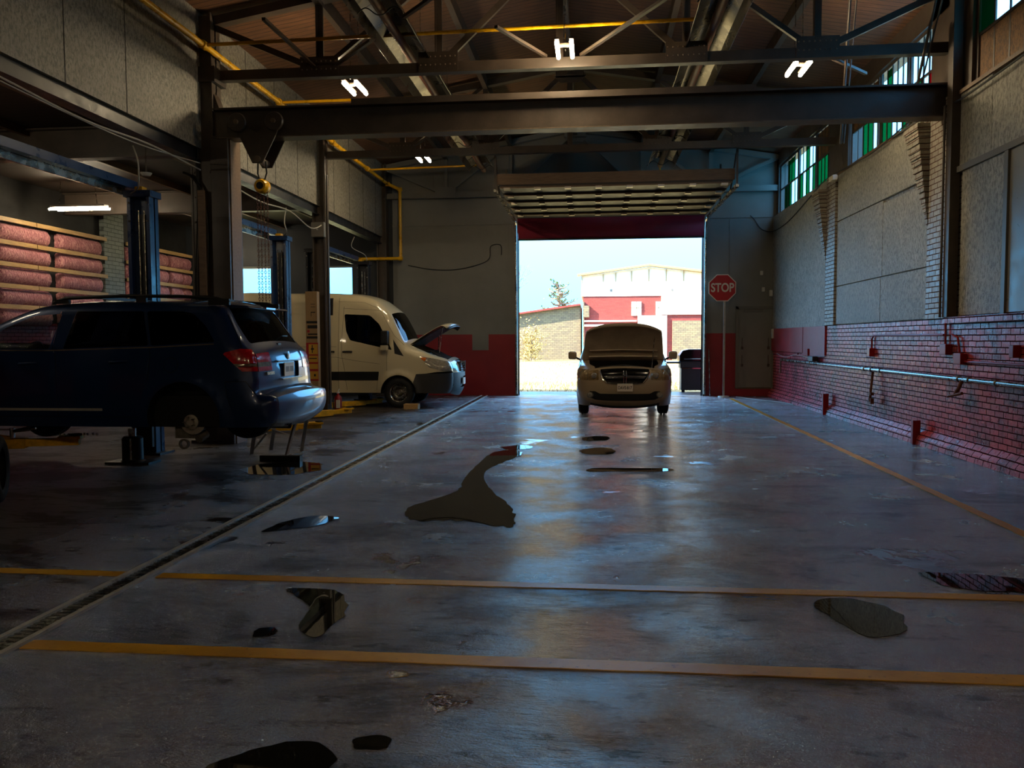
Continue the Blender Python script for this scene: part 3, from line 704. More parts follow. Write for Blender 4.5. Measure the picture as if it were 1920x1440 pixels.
# ------------------------------------------------------------------ overhead door rolled up on its tracks
t = thing('overhead_door', 'sectional garage door rolled up overhead with red lower section hanging', 'garage door', (0, 0, 0))
TY0, TY1, TZ = 18.0, 22.2, 4.93
for k in range(5):
    y0 = TY0+k*(TY1-TY0)/5; y1 = y0+(TY1-TY0)/5-.02
    z = TZ+.02*(4-k)
    box((DX0+.02, y0, z), (DX1-.02, y1, z+.045)).build('door_section', mat('dark wood door section', '33271e', .6, 0, .3, 4) if k == 0 else M['steel'] if False else bpy.data.materials['dark wood door section'], t)
    box((DX0+.05, y0, z-.035), (DX1-.05, y0+.05, z)).build('section_rail', 'oldwood', t, label='worn pale rail')
    b = MB()
    for i in range(8):
        x = DX0+.2+i*(DX1-DX0-.4)/7; b.box((x-.07, y0-.06, z-.075), (x+.07, y0+.07, z-.035))
    b.build('hinges', 'signwhite', t)
def curve_sheet(x0, x1, prof, th=.04):
    n = len(prof); vs = [(x0, y, z) for y, z in prof]+[(x1, y, z) for y, z in prof]
    return MB().add(vs, [(i, i+1, n+i+1, n+i) for i in range(n-1)])
o = curve_sheet(DX0+.02, DX1-.02, [(22.25, 4.98), (22.42, 4.94), (22.53, 4.83), (22.57, 4.68), (22.58, 4.40)]).build('curtain_section', 'curtain', t, smooth=True, label='red painted bottom section', fix=False)
sm = o.modifiers.new('s', 'SOLIDIFY'); sm.thickness = .045
box((DX0+.02, 22.56, 4.37), (DX1-.02, 22.62, 4.42)).build('bottom_seal', 'black', t)
tag(MB().box((DX0-.02, 17.99, 5.056), (DX1+.02, 18.12, 5.29)).build('header_timber', 'oldwood'), 'brown timber beam across the near end of the raised garage door', 'timber')
tr = thing('door_track', 'left steel track of the raised garage door with its hangers', 'door track', (DX0-.05, 20, 4.9))
tr2 = thing('door_track', 'right steel track of the raised garage door with its hangers', 'door track', (DX1+.05, 20, 4.9))
for tt, s_ in ((tr, -1), (tr2, 1)):
    MB().box((-.03, -2.15, -.03), (.03, 2.4, .03)).tube([(0, 2.4, 0), (0, 2.6, -.08), (0, 2.68, -.3), (0, 2.7, -.6), (0, 2.7, -4.85)], .03, 8).build('rail', 'galv', tt)
    MB().bar((0, -2.1, 0), (0, -2.1, .95), .04, .04).bar((0, -1.2, .0), (0, -2.05, .8), .03, .03).bar((0, .2, 0), (0, .2, .95), .04, .04).build('hanger', 'steel', tt)
    rl = MB()
    for k in range(6): rl.lathe([(.001, -.015), (.03, -.015), (.03, .015), (.001, .015)], 12, 'X', (-s_*.03, -2+k*.85, .0))
    rl.build('rollers', 'signwhite', tt)

# ------------------------------------------------------------------ back wall fittings
t = bpy.data.objects.new('door_1', None); COL.objects.link(t); t.location = (4.46, YB-.02, .24); struct(t, 'grey steel side door at the back right corner')
box((-.45, -.03, 0), (.45, .02, 2.18)).build('door_leaf', 'wallgrey', t, bevel=.004)
b = MB(); b.box((-.52, -.06, -.02), (-.45, .02, 2.24)); b.box((.45, -.06, -.02), (.49, .02, 2.24)); b.box((-.52, -.06, 2.18), (.49, .02, 2.25)); b.build('door_frame', 'greybox', t)
b = MB()
for x in (-.38, .33):
    for z in (.62, 1.1): b.box((x, -.07, z-.04), (x+.06, -.03, z+.04)); b.box((x+.02, -.05, z), (x+.035, -.03, z+.28))
b.build('bolt_latch', 'steel', t); box((-.3, -.07, 2.1), (.2, -.03, 2.16)).build('door_closer', 'greybox', t)
struct(box((3.95, YB-.03, .2), (4.93, YB+.02, .232)).build('trim_12', 'oldwood'))
t = thing('stop_sign', 'red octagonal stop sign on a tall thin post by the door opening', 'sign', (3.5, 22.35, 0))
oc = [(.345*cos(pi/8+k*pi/4)/cos(pi/8), .345*sin(pi/8+k*pi/4)/cos(pi/8)) for k in range(8)]
MB().prism([(x*1.06, z*1.06+2.98) for x, z in oc], 'Y', .0, .012).build('sign_border', 'signwhite', t)
MB().prism([(x*.99, z*.99+2.98) for x, z in oc], 'Y', -.006, .0).build('sign_face', 'signred', t)
text('lettering', 'STOP', .33, 'signwhite', t, (0, -.008, 2.975), (pi/2, 0, 0), .002, .78, .008)
MB().box((-.02, .012, .02), (.03, .04, 3.1)).lathe([(.001, 0), (.16, 0), (.15, .03), (.001, .04)], 20).xf(Matrix.Translation((0.06, 0, 0))).build('sign_post', 'silver', t)
tag(MB().tube([(3.23, 22.6, 0.02), (3.2, 22.7, 1.3)], .014, 8).build('thin_rod', 'galv', smooth=True), 'thin grey rod leaning on the red band left of the stop sign post', 'rod')
for x, z, l in ((4.62, 3.4, 'small white sensor highest on the wall right of the stop sign'), (4.67, 2.95, 'small white sensor just above the side door')):
    tag(MB().box((x-.04, YB-.06, z-.06), (x+.04, YB, z+.06)).build('wall_sensor', 'white', bevel=.01), l, 'sensor')
tag(MB().box((4.86, 22.5, 1.6), (4.92, 22.62, 1.86)).build('switch_box', 'white', bevel=.01), 'small white switch box at the back right corner', 'switch')
tag(MB().box((4.8, 22.55, 2.75), (4.88, 22.63, 2.92)).build('junction_box', 'white', bevel=.01), 'small white box in the back right corner near the door top', 'junction box')
tag(MB().tube([(4.3, YB-.03, 4.98), (4.42, YB-.03, 4.85), (4.6, YB-.04, 4.6), (4.85, 22.5, 4.5), (4.9, 21, 4.55), (4.9, 19, 4.8), (4.9, 17.8, 4.95), (4.9, 16, 4.9), (4.88, 14.8, 4.85), (4.88, 13.2, 4.95)], .012, 6).build('wall_cable', 'cable', smooth=True), 'thin dark cable looping from the back wall up along the clerestory sill', 'cable')
tag(MB().tube([(-5.3, YB-.03, 3.75), (-4.6, YB-.03, 3.62), (-3.8, YB-.03, 3.62), (-3.0, YB-.03, 3.85), (-2.9, YB-.03, 4.25), (-2.62, YB-.03, 4.28), (-2.6, YB-.03, 4.0)], .01, 6).build('wall_cable', 'cable', smooth=True), 'thin dark cable sagging across the grey back wall left of the big door', 'cable')
t = thing('security_camera', 'small white security camera under the clerestory sill of the far bay', 'camera', (4.85, 16.95, 4.78))
MB().box((-.12, -.3, -.04), (-.02, -.02, .06)).build('camera_body', 'white', t, bevel=.01); MB().tube([(-.06, -.06, 0), (.06, .02, 0)], .015, 8).build('bracket', 'white', t)

# ------------------------------------------------------------------ right wall fittings
t = thing('handrail_pipe', 'long silver pipe running along the red brick wall with brackets', 'pipe', (4.84, 6, 1.05))
for a, c in ((0, 5.05), (5.05, 8.5), (8.5, 15.3)):
    MB().tube([(0, a, 0), (0, c, 0)], .032, 14).build('pipe_run', 'galv', t, smooth=True)
for y in (2.9, 4.2, 4.9, 5.2, 8.1, 8.55, 8.9, 12.5): MB().lathe([(.03, -.05), (.045, -.045), (.045, .045), (.03, .05)], 14, 'Y', (0, y, 0)).build('coupling', 'galv', t, smooth=True)
MB().tube([(0, 15.3, 0), (0, 15.35, -.1), (0, 15.35, -.35)], .02, 8).build('drop_leg', 'rust', t, smooth=True)
MB().tube([(0.03, 8.55, -.02), (-.02, 8.52, -.5), (-.02, 8.5, -.56)], .022, 8).build('drop_leg', 'rust', t, smooth=True)
MB().tube([(0, 5.08, -.02), (-.03, 5.1, -.12), (-.05, 5.15, -.2)], .025, 8).tube([(-.03, 5.0, -.18), (-.08, 5.3, -.24)], .02, 8).build('tap', 'rust', t, smooth=True)
MB().box((-.03, 8.46, -.6), (.03, 8.58, -.5)).box((-.03, 8.47, -.45), (.03, 8.57, -.4)).build('valve', 'rust', t)
for y in (.5, 4.5, 8.9, 13.0): MB().box((0, y-.02, -.02), (.11, y+.02, .02)).build('bracket', 'darkmetal', t)
tag(MB().box((4.78, 18.1, 1.09), (4.9, 18.45, 1.2)).build('power_strip', 'black', bevel=.01), 'small black device resting on the silver pipe near the corner', 'device')
def conduit(path, boxes, lab, m='redpaint'):
    t = thing('red_conduit', lab, 'conduit', path[0]); o = Vector(path[0])
    MB().tube([Vector(p)-o for p in path], .016, 8).build('conduit_run', m, t, smooth=True)
    for (y, z, s_) in boxes: box((4.86-o.x, y-s_/2-o.y, z-o.z), (4.95-o.x, y+s_/2-o.y, z+.15-o.z)).build('outlet_box', m, t, bevel=.008)
X_ = 4.92
conduit([(X_, 14.78, 1.4), (X_, 14.78, 1.58), (X_, 14.7, 1.64), (X_, 12.0, 1.64), (X_, 11.85, 1.64)], [(14.78, 1.27, .13)], 'red painted conduit hooking down to an outlet box at mid wall')
conduit([(X_, 11.8, 1.9), (X_, 11.8, 1.5)], [(11.75, 1.36, .2)], 'short red painted conduit and box under the steel post')
conduit([(X_, 11.6, 1.64), (X_, 11.42, 1.6), (X_, 11.35, 1.4)], [(11.3, 1.24, .22)], 'red painted conduit curving to a low outlet box right of the steel post')
conduit([(X_, 11.2, 1.28), (X_, 8, 1.28)], [(9.9, 1.36, .1)], 'straight red conduit leaving the frame at the right edge')
for y, z1, lab in ((12.54, .36, 'red steel stub standing at the wall base nearer the viewer'), (17.27, .44, 'red steel stub standing at the wall base farther away')):
    tag(MB().box((4.78, y-.035, 0), (4.84, y+.035, z1)).box((4.84, y-.01, 0), (4.9, y+.01, z1)).build('floor_stub', 'redpaint'), lab, 'post')
tag(MB().box((4.88, 18.9, 1.2), (4.93, 19.02, 1.36)).build('outlet_box', 'redpaint'), 'small red outlet box below the red board', 'outlet box')
tag(MB().tube([(4.88, 22, 1.2), (4.87, 21, 1.12), (4.88, 20, 1.2), (4.88, 18.6, 1.16), (4.9, 17.5, 1.22), (4.9, 15, 1.25)], .006, 6).build('wall_cable', 'cable_w', smooth=True), 'thin pale cable drooping over the red wall near the corner', 'cable')
tag(MB().tube([(4.95, 5, 5.02), (4.9, 9, 4.86), (4.88, 11.4, 4.78), (4.86, 12.2, 4.85), (4.9, 14, 4.9)], .014, 6).build('wall_cable', 'cable', smooth=True), 'dark cable along the clerestory sill at the top right', 'cable')
tag(MB().tube([(3.9, 22.35, .01), (4.2, 21.4, .01), (4.6, 20.6, .01), (4.8, 19.8, .01)], .009, 6).build('floor_hose', 'cable_w', smooth=True), 'thin pale hose lying on the floor by the side door', 'hose')

# ------------------------------------------------------------------ bulkhead cables and cords
tag(MB().tube([(-5.97, 5, 4.40), (-5.96, 7.5, 4.28), (-5.95, 9, 4.2), (-5.95, 10.4, 4.25), (-5.95, 11.8, 4.2)], .012, 6).tube([(-5.96, 5, 4.36), (-5.96, 8, 4.22), (-5.96, 10, 4.19), (-5.95, 11.8, 4.3)], .008, 6).build('hanging_cable', 'cable_w', smooth=True), 'pair of white cables sagging under the near bulkhead', 'cable')
tag(MB().tube([(-5.96, 12.6, 4.2), (-5.95, 14, 4.1), (-5.95, 15.4, 4.15), (-5.95, 16.6, 3.98), (-5.85, 17.15, 4.15)], .012, 6).build('hanging_cable', 'cable_w', smooth=True), 'white cable sagging between the two steel columns', 'cable')
tag(MB().tube([(-6.1, 10.25, 4.2), (-6.02, 10.22, 4.0), (-6.0, 10.2, 3.8), (-6.08, 10.3, 3.65), (-6.3, 10.5, 3.62)], .01, 6).build('drop_cable', 'cable_w', smooth=True), 'white cord hanging above the blue lift post', 'cord')
tag(MB().tube([(-5.98, 15.3, 4.2), (-5.98, 15.2, 3.9), (-5.98, 15.3, 3.72), (-6.15, 15.5, 3.66)], .01, 6).build('drop_cable', 'cable_w', smooth=True), 'white cord hanging above the middle lift post', 'cord')
tag(MB().tube([(-6.1, 20.2, 4.25), (-6.2, 20.3, 4.0), (-6.0, 20.8, 3.85), (-5.98, 20.9, 3.65)], .01, 6).build('drop_cable', 'cable_w', smooth=True), 'white cord hanging above the far lift post', 'cord')
tag(MB().lathe([(.001, -.05), (.05, -.045), (.075, -.01), (.08, .0), (.001, 0)], 20, 'Z', (-6.3, 10.9, 3.98)).build('smoke_detector', 'white', smooth=True), 'round white smoke detector under the bay beam by the blue lift post', 'smoke detector')
tag(MB().tube([(-6.3, 10.9, 3.98), (-6.3, 10.9, 4.34)], .01, 6).build('conduit_drop', 'steel'), 'short conduit above the smoke detector', 'conduit')
tag(MB().box((-6.05, 7.35, 4.14), (-6.01, 7.72, 4.5)).build('wood_block', 'lumber'), 'pale wooden board end at the top left edge of the photo', 'board')

# ------------------------------------------------------------------ insulation wall
def batt(y0, y1, z, lab):
    n = 14; mz = 14; vs = []; fs = []; rnd = random.random
    nx = 26
    for i in range(nx+1):
        u = i/nx; y = y0+(y1-y0)*u; e = min(1, min(u, 1-u)/.07); e = sqrt(max(0, 1-(1-e)**2))
        for k in range(mz+1):
            a = -pi/2+pi*k/mz
            r = .8+.2*e
            vs.append((cos(a)*.16*r*e*(1+.08*(rnd()-.5)), y+(rnd()-.5)*.02, sin(a)*.185*r*(1+.05*(rnd()-.5))))
    for i in range(nx):
        for k in range(mz): fs.append((i*(mz+1)+k, i*(mz+1)+k+1, (i+1)*(mz+1)+k+1, (i+1)*(mz+1)+k))
    o = MB().add(vs, fs).move((0, 0, 0)).build('insulation_batt', 'pink', None, (-11.98, 0, z), smooth=True, ang=80)
    tag(o, lab, 'insulation', 'pink insulation batts on the left wall'); return o
rowz = [3.84, 3.40, 2.96, 2.52, 2.12]; rown = ['top row', 'second row', 'third row', 'fourth row', 'bottom row']
cols = [(13.2, 14.75, 'at the left edge of the photo, nearest'), (15.0, 16.64, 'left of the gap at the photo left'), (16.90, 18.50, 'just left of the pale block pier'),
        (19.5, 20.25, 'short piece just right of the block pier'), (20.35, 21.55, 'right of the blue lift post'), (21.68, 22.3, 'second right of the lift post'), (22.38, 22.78, 'beside the thick column')]
for ri, z in enumerate(rowz):
    for (y0, y1, nm) in cols: batt(y0, y1, z, 'pink fibreglass batt, %s, %s' % (rown[ri], nm))
for ri, z in enumerate([4.08, 3.62, 3.18, 2.74, 2.32]):
    for y0, y1, nm in ((11.0, 16.1, 'left of the joint'), (16.12, 18.58, 'ending at the block pier'), (19.44, 20.9, 'behind the blue lift post'), (20.92, 22.78, 'beside the thick column')):
        tag(box((-11.84, y0, z-.045), (-11.80, y1, z+.045)).build('wood_strip', 'lumber', bevel=.003), 'pale lumber strip over the insulation, %s strip, %s' % (['top', 'second', 'third', 'fourth', 'lowest'][ri], nm), 'lumber strip', 'lumber strips over the insulation')

# ------------------------------------------------------------------ carton, extinguisher, stands and small things on the floor
t = thing('tall_carton', 'tall printed cardboard carton standing upright beside the second steel column', 'carton', (-6.06, 16.95, 0))
box((-.15, -.07, 0), (.11, .1, 2.66)).build('carton_body', 'cardboard', t, bevel=.004)
box((-.15, -.074, .72), (.12, -.07, 1.55)).build('red_print', 'cartonred', t)
b = MB()
for z0, z1 in ((1.30, 1.52), (1.13, 1.27), (.98, 1.09), (.76, .93)): b.box((-.09, -.078, z0), (.11, -.074, z1))
b.build('yellow_print', 'cartonyel', t)
box((-.11, -.075, 1.86), (.11, -.071, 1.93)).build('black_print', 'ink', t); box((-.08, -.082, 1.2), (.09, -.079, 1.22)).build('black_print', 'ink', t); box((-.13, -.075, 1.97), (.11, -.071, 2.02)).build('black_print', 'ink', t); box((-.02, -.082, 1.33), (.0, -.079, 1.50)).build('black_print', 'ink', t); box((-.04, -.082, 1.4), (.03, -.079, 1.43)).build('black_print', 'ink', t); box((-.1, -.075, 1.72), (.11, -.071, 1.75)).build('black_print', 'ink', t); box((-.13, -.075, 1.64), (.11, -.071, 1.69)).build('black_print', 'ink', t); box((-.03, -.075, 2.2), (.07, -.071, 2.22)).build('black_print', 'ink', t); box((-.03, -.075, 2.12), (-.02, -.071, 2.2)).build('black_print', 'ink', t); box((0.02, -.082, .82), (.06, -.079, .87)).build('black_print', 'ink', t); box((-.11, -.075, .25), (.11, -.071, .27)).build('black_print', 'ink', t); box((-.05, -.075, .4), (.11, -.071, .43)).build('black_print', 'ink', t); box((-.03, -.075, 2.32), (.07, -.071, 2.33)).build('black_print', 'ink', t); box((-.03, -.075, 2.38), (.07, -.071, 2.39)).build('black_print', 'ink', t)

MB().lathe([(.001, -.076), (.03, -.076), (.03, -.07)], 16, 'Y', (-.09, 0, 1.8)).build('round_print', 'cartonred', t)
t = thing('fire_extinguisher', 'small red fire extinguisher standing at the foot of the second column', 'fire extinguisher', (-5.57, 17.05, 0))
MB().lathe([(.001, 0), (.075, .005), (.082, .03), (.082, .33), (.06, .38), (.025, .41), (.02, .44), (.001, .44)], 24).build('cylinder', 'redpaint', t, smooth=True)
box((-.02, -.085, .12), (.07, -.07, .3)).build('label_sticker', 'white', t)
MB().box((-.02, -.03, .44), (.02, .05, .47)).bar((0, -.02, .47), (.03, .02, .54), .02, .015).build('valve_handle', 'white', t)
MB().tube([(-.02, 0, .43), (-.09, 0, .4), (-.12, 0, .28), (-.1, 0, .1)], .012, 8).build('hose', 'black', t, smooth=True)
t = thing('steel_stand', 'silver folding steel stand under the rear bumper of the blue car', 'stand', (-4.2, 10.65, 0))
for p, q in (((.13, -.45, 0), (.24, -.3, .56)), ((.0, .5, 0), (.25, .1, .60)), ((-.62, .2, 0), (-.45, 0, .5)), ((-.5, .6, 0), (-.3, .3, .5))):
    MB().bar(p, q, .045, .03).build('leg', 'silver', t)
MB().bar((-.5, 0, .5), (.3, -.1, .56), .08, .05).bar((-.3, .3, .5), (.25, .1, .58), .05, .04).build('top_rail', 'silver', t)
MB().bar((.03, .35, .2), (-.35, .0, .42), .015, .015).bar((-.6, .2, .05), (-.35, .1, .3), .02, .02).build('brace', 'silver', t)
MB().box((-.2, -.5, .0), (.35, -.40, .08)).build('foot_block', 'darkmetal', t)
t = thing('hydraulic_jack', 'dark transmission jack column standing under the blue car behind its bare hub', 'jack', (-5.62, 8.55, 0))
t.location = (-6.02, 9.9, 0)
MB().lathe([(.001, 0), (.17, 0), (.17, .02), (.13, .05), (.13, .33), (.1, .36), (.001, .36)], 24).build('jack_body', 'darkmetal', t, smooth=True)
MB().tube([(0, 0, .3), (0, 0, .46)], .05, 12).tube([(.05, -.13, .06), (.05, -.13, .34)], .012, 8).build('ram', 'galv', t, smooth=True)
MB().box((-.3, -.15, 0), (.3, .15, .03)).build('base_plate', 'darkmetal', t)
t = thing('air_ratchet', 'silver air ratchet with pale hose lying on the yellow lift arm', 'tool', (-6.95, 8.95, .49))
MB().tube([(-.02, 0, .03), (.22, -.02, .07)], [.02, .03], 10).build('tool_body', 'greybox', t, smooth=True); MB().tube([(-.02, 0, -.05), (-.02, 0, .07)], .03, 10).tube([(.22, -.02, .07), (.30, -.02, .075)], .012, 8).build('tool_head', 'chrome', t, smooth=True)
MB().tube([(-.05, 0, .05), (-.5, 0, .06), (-1.2, 0, .05)], .008, 6).build('hose', 'signwhite', t, smooth=True)
b = MB()
for k in range(9): b.lathe([(.001, 0), (.013, 0), (.013, .03), (.001, .03)], 8, 'Z', (-6.55+.05*k, 9.22+.018*k+random.uniform(-.02, .02), .435 if k < 8 else .43))
tag(b.build('wheel_nuts', 'chrome', smooth=True), 'scattered sockets and nuts lying on the yellow lift arm', 'nuts', kind='stuff')
tag(box((-4.36, 18.1, 0), (-4.02, 18.32, .12)).build('wood_chock', 'lumber', bevel=.006), 'wooden chock on the floor in front of the van wheel', 'wheel chock')

# wheels
def wheel(parent, c, R, w, rim_r, m_rim='galv', spokes=5, name='wheel', rz=0, side=1, cap='darkmetal', face='spoke'):
    """axle along local Y, outer face towards side*Y"""
    prof = [(rim_r, -w/2+.02), (rim_r+.02, -w/2), (R-.06, -w/2), (R-.015, -w/2+.02), (R, -w/2+.045)]
    for g_ in (-.55, 0, .55):
        y = g_*w/2; prof += [(R, y-.008), (R-.012, y-.006), (R-.012, y+.006), (R, y+.008)]
    prof += [(R, w/2-.045), (R-.015, w/2-.02), (R-.06, w/2), (rim_r+.02, w/2), (rim_r, w/2-.02)]
    o = MB().lathe(prof, 40, 'Y').build(name, 'rubber', parent, c, smooth=True, ang=50)
    o.rotation_euler = (0, 0, rz)
    s_ = side; r_ = MB().lathe([(rim_r, -w/2+.02), (rim_r-.02, -.02*s_), (rim_r-.02, s_*(w/2-.04)), (rim_r, s_*(w/2-.015)), (rim_r+.008, s_*(w/2-.012))], 36, 'Y')
    if face == 'spoke':
        for k in range(spokes):
            a = 2*pi*k/spokes; r_.bar((.04*cos(a), s_*(w/2-.06), .04*sin(a)), (rim_r*cos(a), s_*(w/2-.045), rim_r*sin(a)), .07, .03, (0, 1, 0))
        r_.lathe([(.001, s_*(w/2-.03)), (.06, s_*(w/2-.04)), (.06, s_*(w/2-.1))], 20, 'Y')
    else:
        r_.lathe([(.001, s_*(w/2-.02)), (.07, s_*(w/2-.02)), (.09, s_*(w/2-.06)), (.12, s_*(w/2-.045)), (rim_r-.04, s_*(w/2-.05)), (rim_r-.02, s_*(w/2-.09))], 36, 'Y')
    r_.build('rim', m_rim, o, smooth=True)
    if face != 'spoke':
        h = MB()
        for k in range(16):
            a = 2*pi*k/16; h.lathe([(.001, 0), (.013, 0), (.013, s_*.004), (.001, s_*.004)], 8, 'Y', ((rim_r-.06)*cos(a), s_*(w/2-.05), (rim_r-.06)*sin(a)))
        h.build('vent_holes', 'black', o)
    return o
t = thing('loose_tyre', 'loose black tyre standing at the left edge of the photo', 'tyre', (-5.93, 7.3, 0), radians(-62))
wheel(t, (0, 0, .34), .34, .23, .21, 'galv', 5, 'tyre', 0, -1)

# ------------------------------------------------------------------ vehicle body builder
def catmull(P, step=.045, closed=False):
    out = []
    n = len(P)
    for i in range(n-1):
        p0 = P[max(0, i-1)]; p1 = P[i]; p2 = P[i+1]; p3 = P[min(n-1, i+2)]
        L = sqrt((p2[0]-p1[0])**2+(p2[1]-p1[1])**2); k = max(1, int(round(L/step)))
        l0 = max(1e-6, sqrt((p1[0]-p0[0])**2+(p1[1]-p0[1])**2)); l2 = max(1e-6, sqrt((p3[0]-p2[0])**2+(p3[1]-p2[1])**2))
        for j in range(k):
            t_ = j/k; r = []
            for a in range(2):
                m1 = ((p2[a]-p1[a])/L + ((p1[a]-p0[a])/l0 if i > 0 else (p2[a]-p1[a])/L))*.5*L
                m2 = ((p2[a]-p1[a])/L + ((p3[a]-p2[a])/l2 if i < n-2 else (p2[a]-p1[a])/L))*.5*L
                t2, t3 = t_*t_, t_**3
                r.append((2*t3-3*t2+1)*p1[a]+(t3-2*t2+t_)*m1+(-2*t3+3*t2)*p2[a]+(t3-t2)*m2)
            out.append(tuple(r))
    out.append(tuple(P[-1])); return out
def dens(poly, step=.05, closed=True):
    out = []; n = len(poly)
    for i in range(n if closed else n-1):
        a, b = poly[i], poly[(i+1) % n]; L = sqrt((a[0]-b[0])**2+(a[1]-b[1])**2); k = max(1, int(math.ceil(L/step)))
        out += [(a[0]+(b[0]-a[0])*j/k, a[1]+(b[1]-a[1])*j/k) for j in range(k)]
    if not closed: out.append(poly[-1])
    return out
def inside(poly, pts_):
    pts_ = np.asarray(pts_); x, y = pts_[:, 0], pts_[:, 1]; c = np.zeros(len(x), bool); n = len(poly)
    for i in range(n):
        x1, y1 = poly[i]; x2, y2 = poly[(i+1) % n]
        if y1 == y2: continue
        cond = ((y1 > y) != (y2 > y)) & (x < (x2-x1)*(y-y1)/(y2-y1)+x1); c ^= cond
    return c
def ribbon(pl, w=.007):
    L = []; R_ = []
    for i, p in enumerate(pl):
        a = pl[max(0, i-1)]; b = pl[min(len(pl)-1, i+1)]; dx, dy = b[0]-a[0], b[1]-a[1]; l = sqrt(dx*dx+dy*dy) or 1
        L.append((p[0]-dy/l*w/2, p[1]+dx/l*w/2)); R_.append((p[0]+dy/l*w/2, p[1]-dx/l*w/2))
    return L+R_[::-1]
def rounded(poly, r, n=4):
    out = []; N = len(poly)
    for i, p in enumerate(poly):
        a = Vector(poly[i-1]); c = Vector(poly[(i+1) % N]); p = Vector(p); va = (a-p); vc = (c-p)
        k = min(r, va.length*.45, vc.length*.45); A = p+va.normalized()*k; C_ = p+vc.normalized()*k
        for j in range(n+1):
            u = j/n; q = A*(1-u)**2+p*2*u*(1-u)+C_*u*u; out.append((q.x, q.y))
    return out
def cdt_patch(outline, regions, grid, extra=()):
    V = []; E = []
    def loop(p):
        o = len(V); V.extend([Vector(q) for q in p]); E.extend([(o+i, o+(i+1) % len(p)) for i in range(len(p))])
    loop(outline)
    for lab, poly in regions: loop(poly)
    for p in list(grid)+list(extra): V.append(Vector(p))
    r = delaunay_2d_cdt(V, E, [], 0, 1e-5)
    vs = [(p.x, p.y) for p in r[0]]; fs = r[2]
    cen = np.array([[sum(vs[i][0] for i in f)/len(f), sum(vs[i][1] for i in f)/len(f)] for f in fs])
    labs = np.array(['body']*len(fs), dtype=object)
    for lab, poly in regions: labs[inside(poly, cen)] = lab
    ok = inside(outline, cen)
    return vs, [(f, l) for f, l, k in zip(fs, labs, ok) if k]

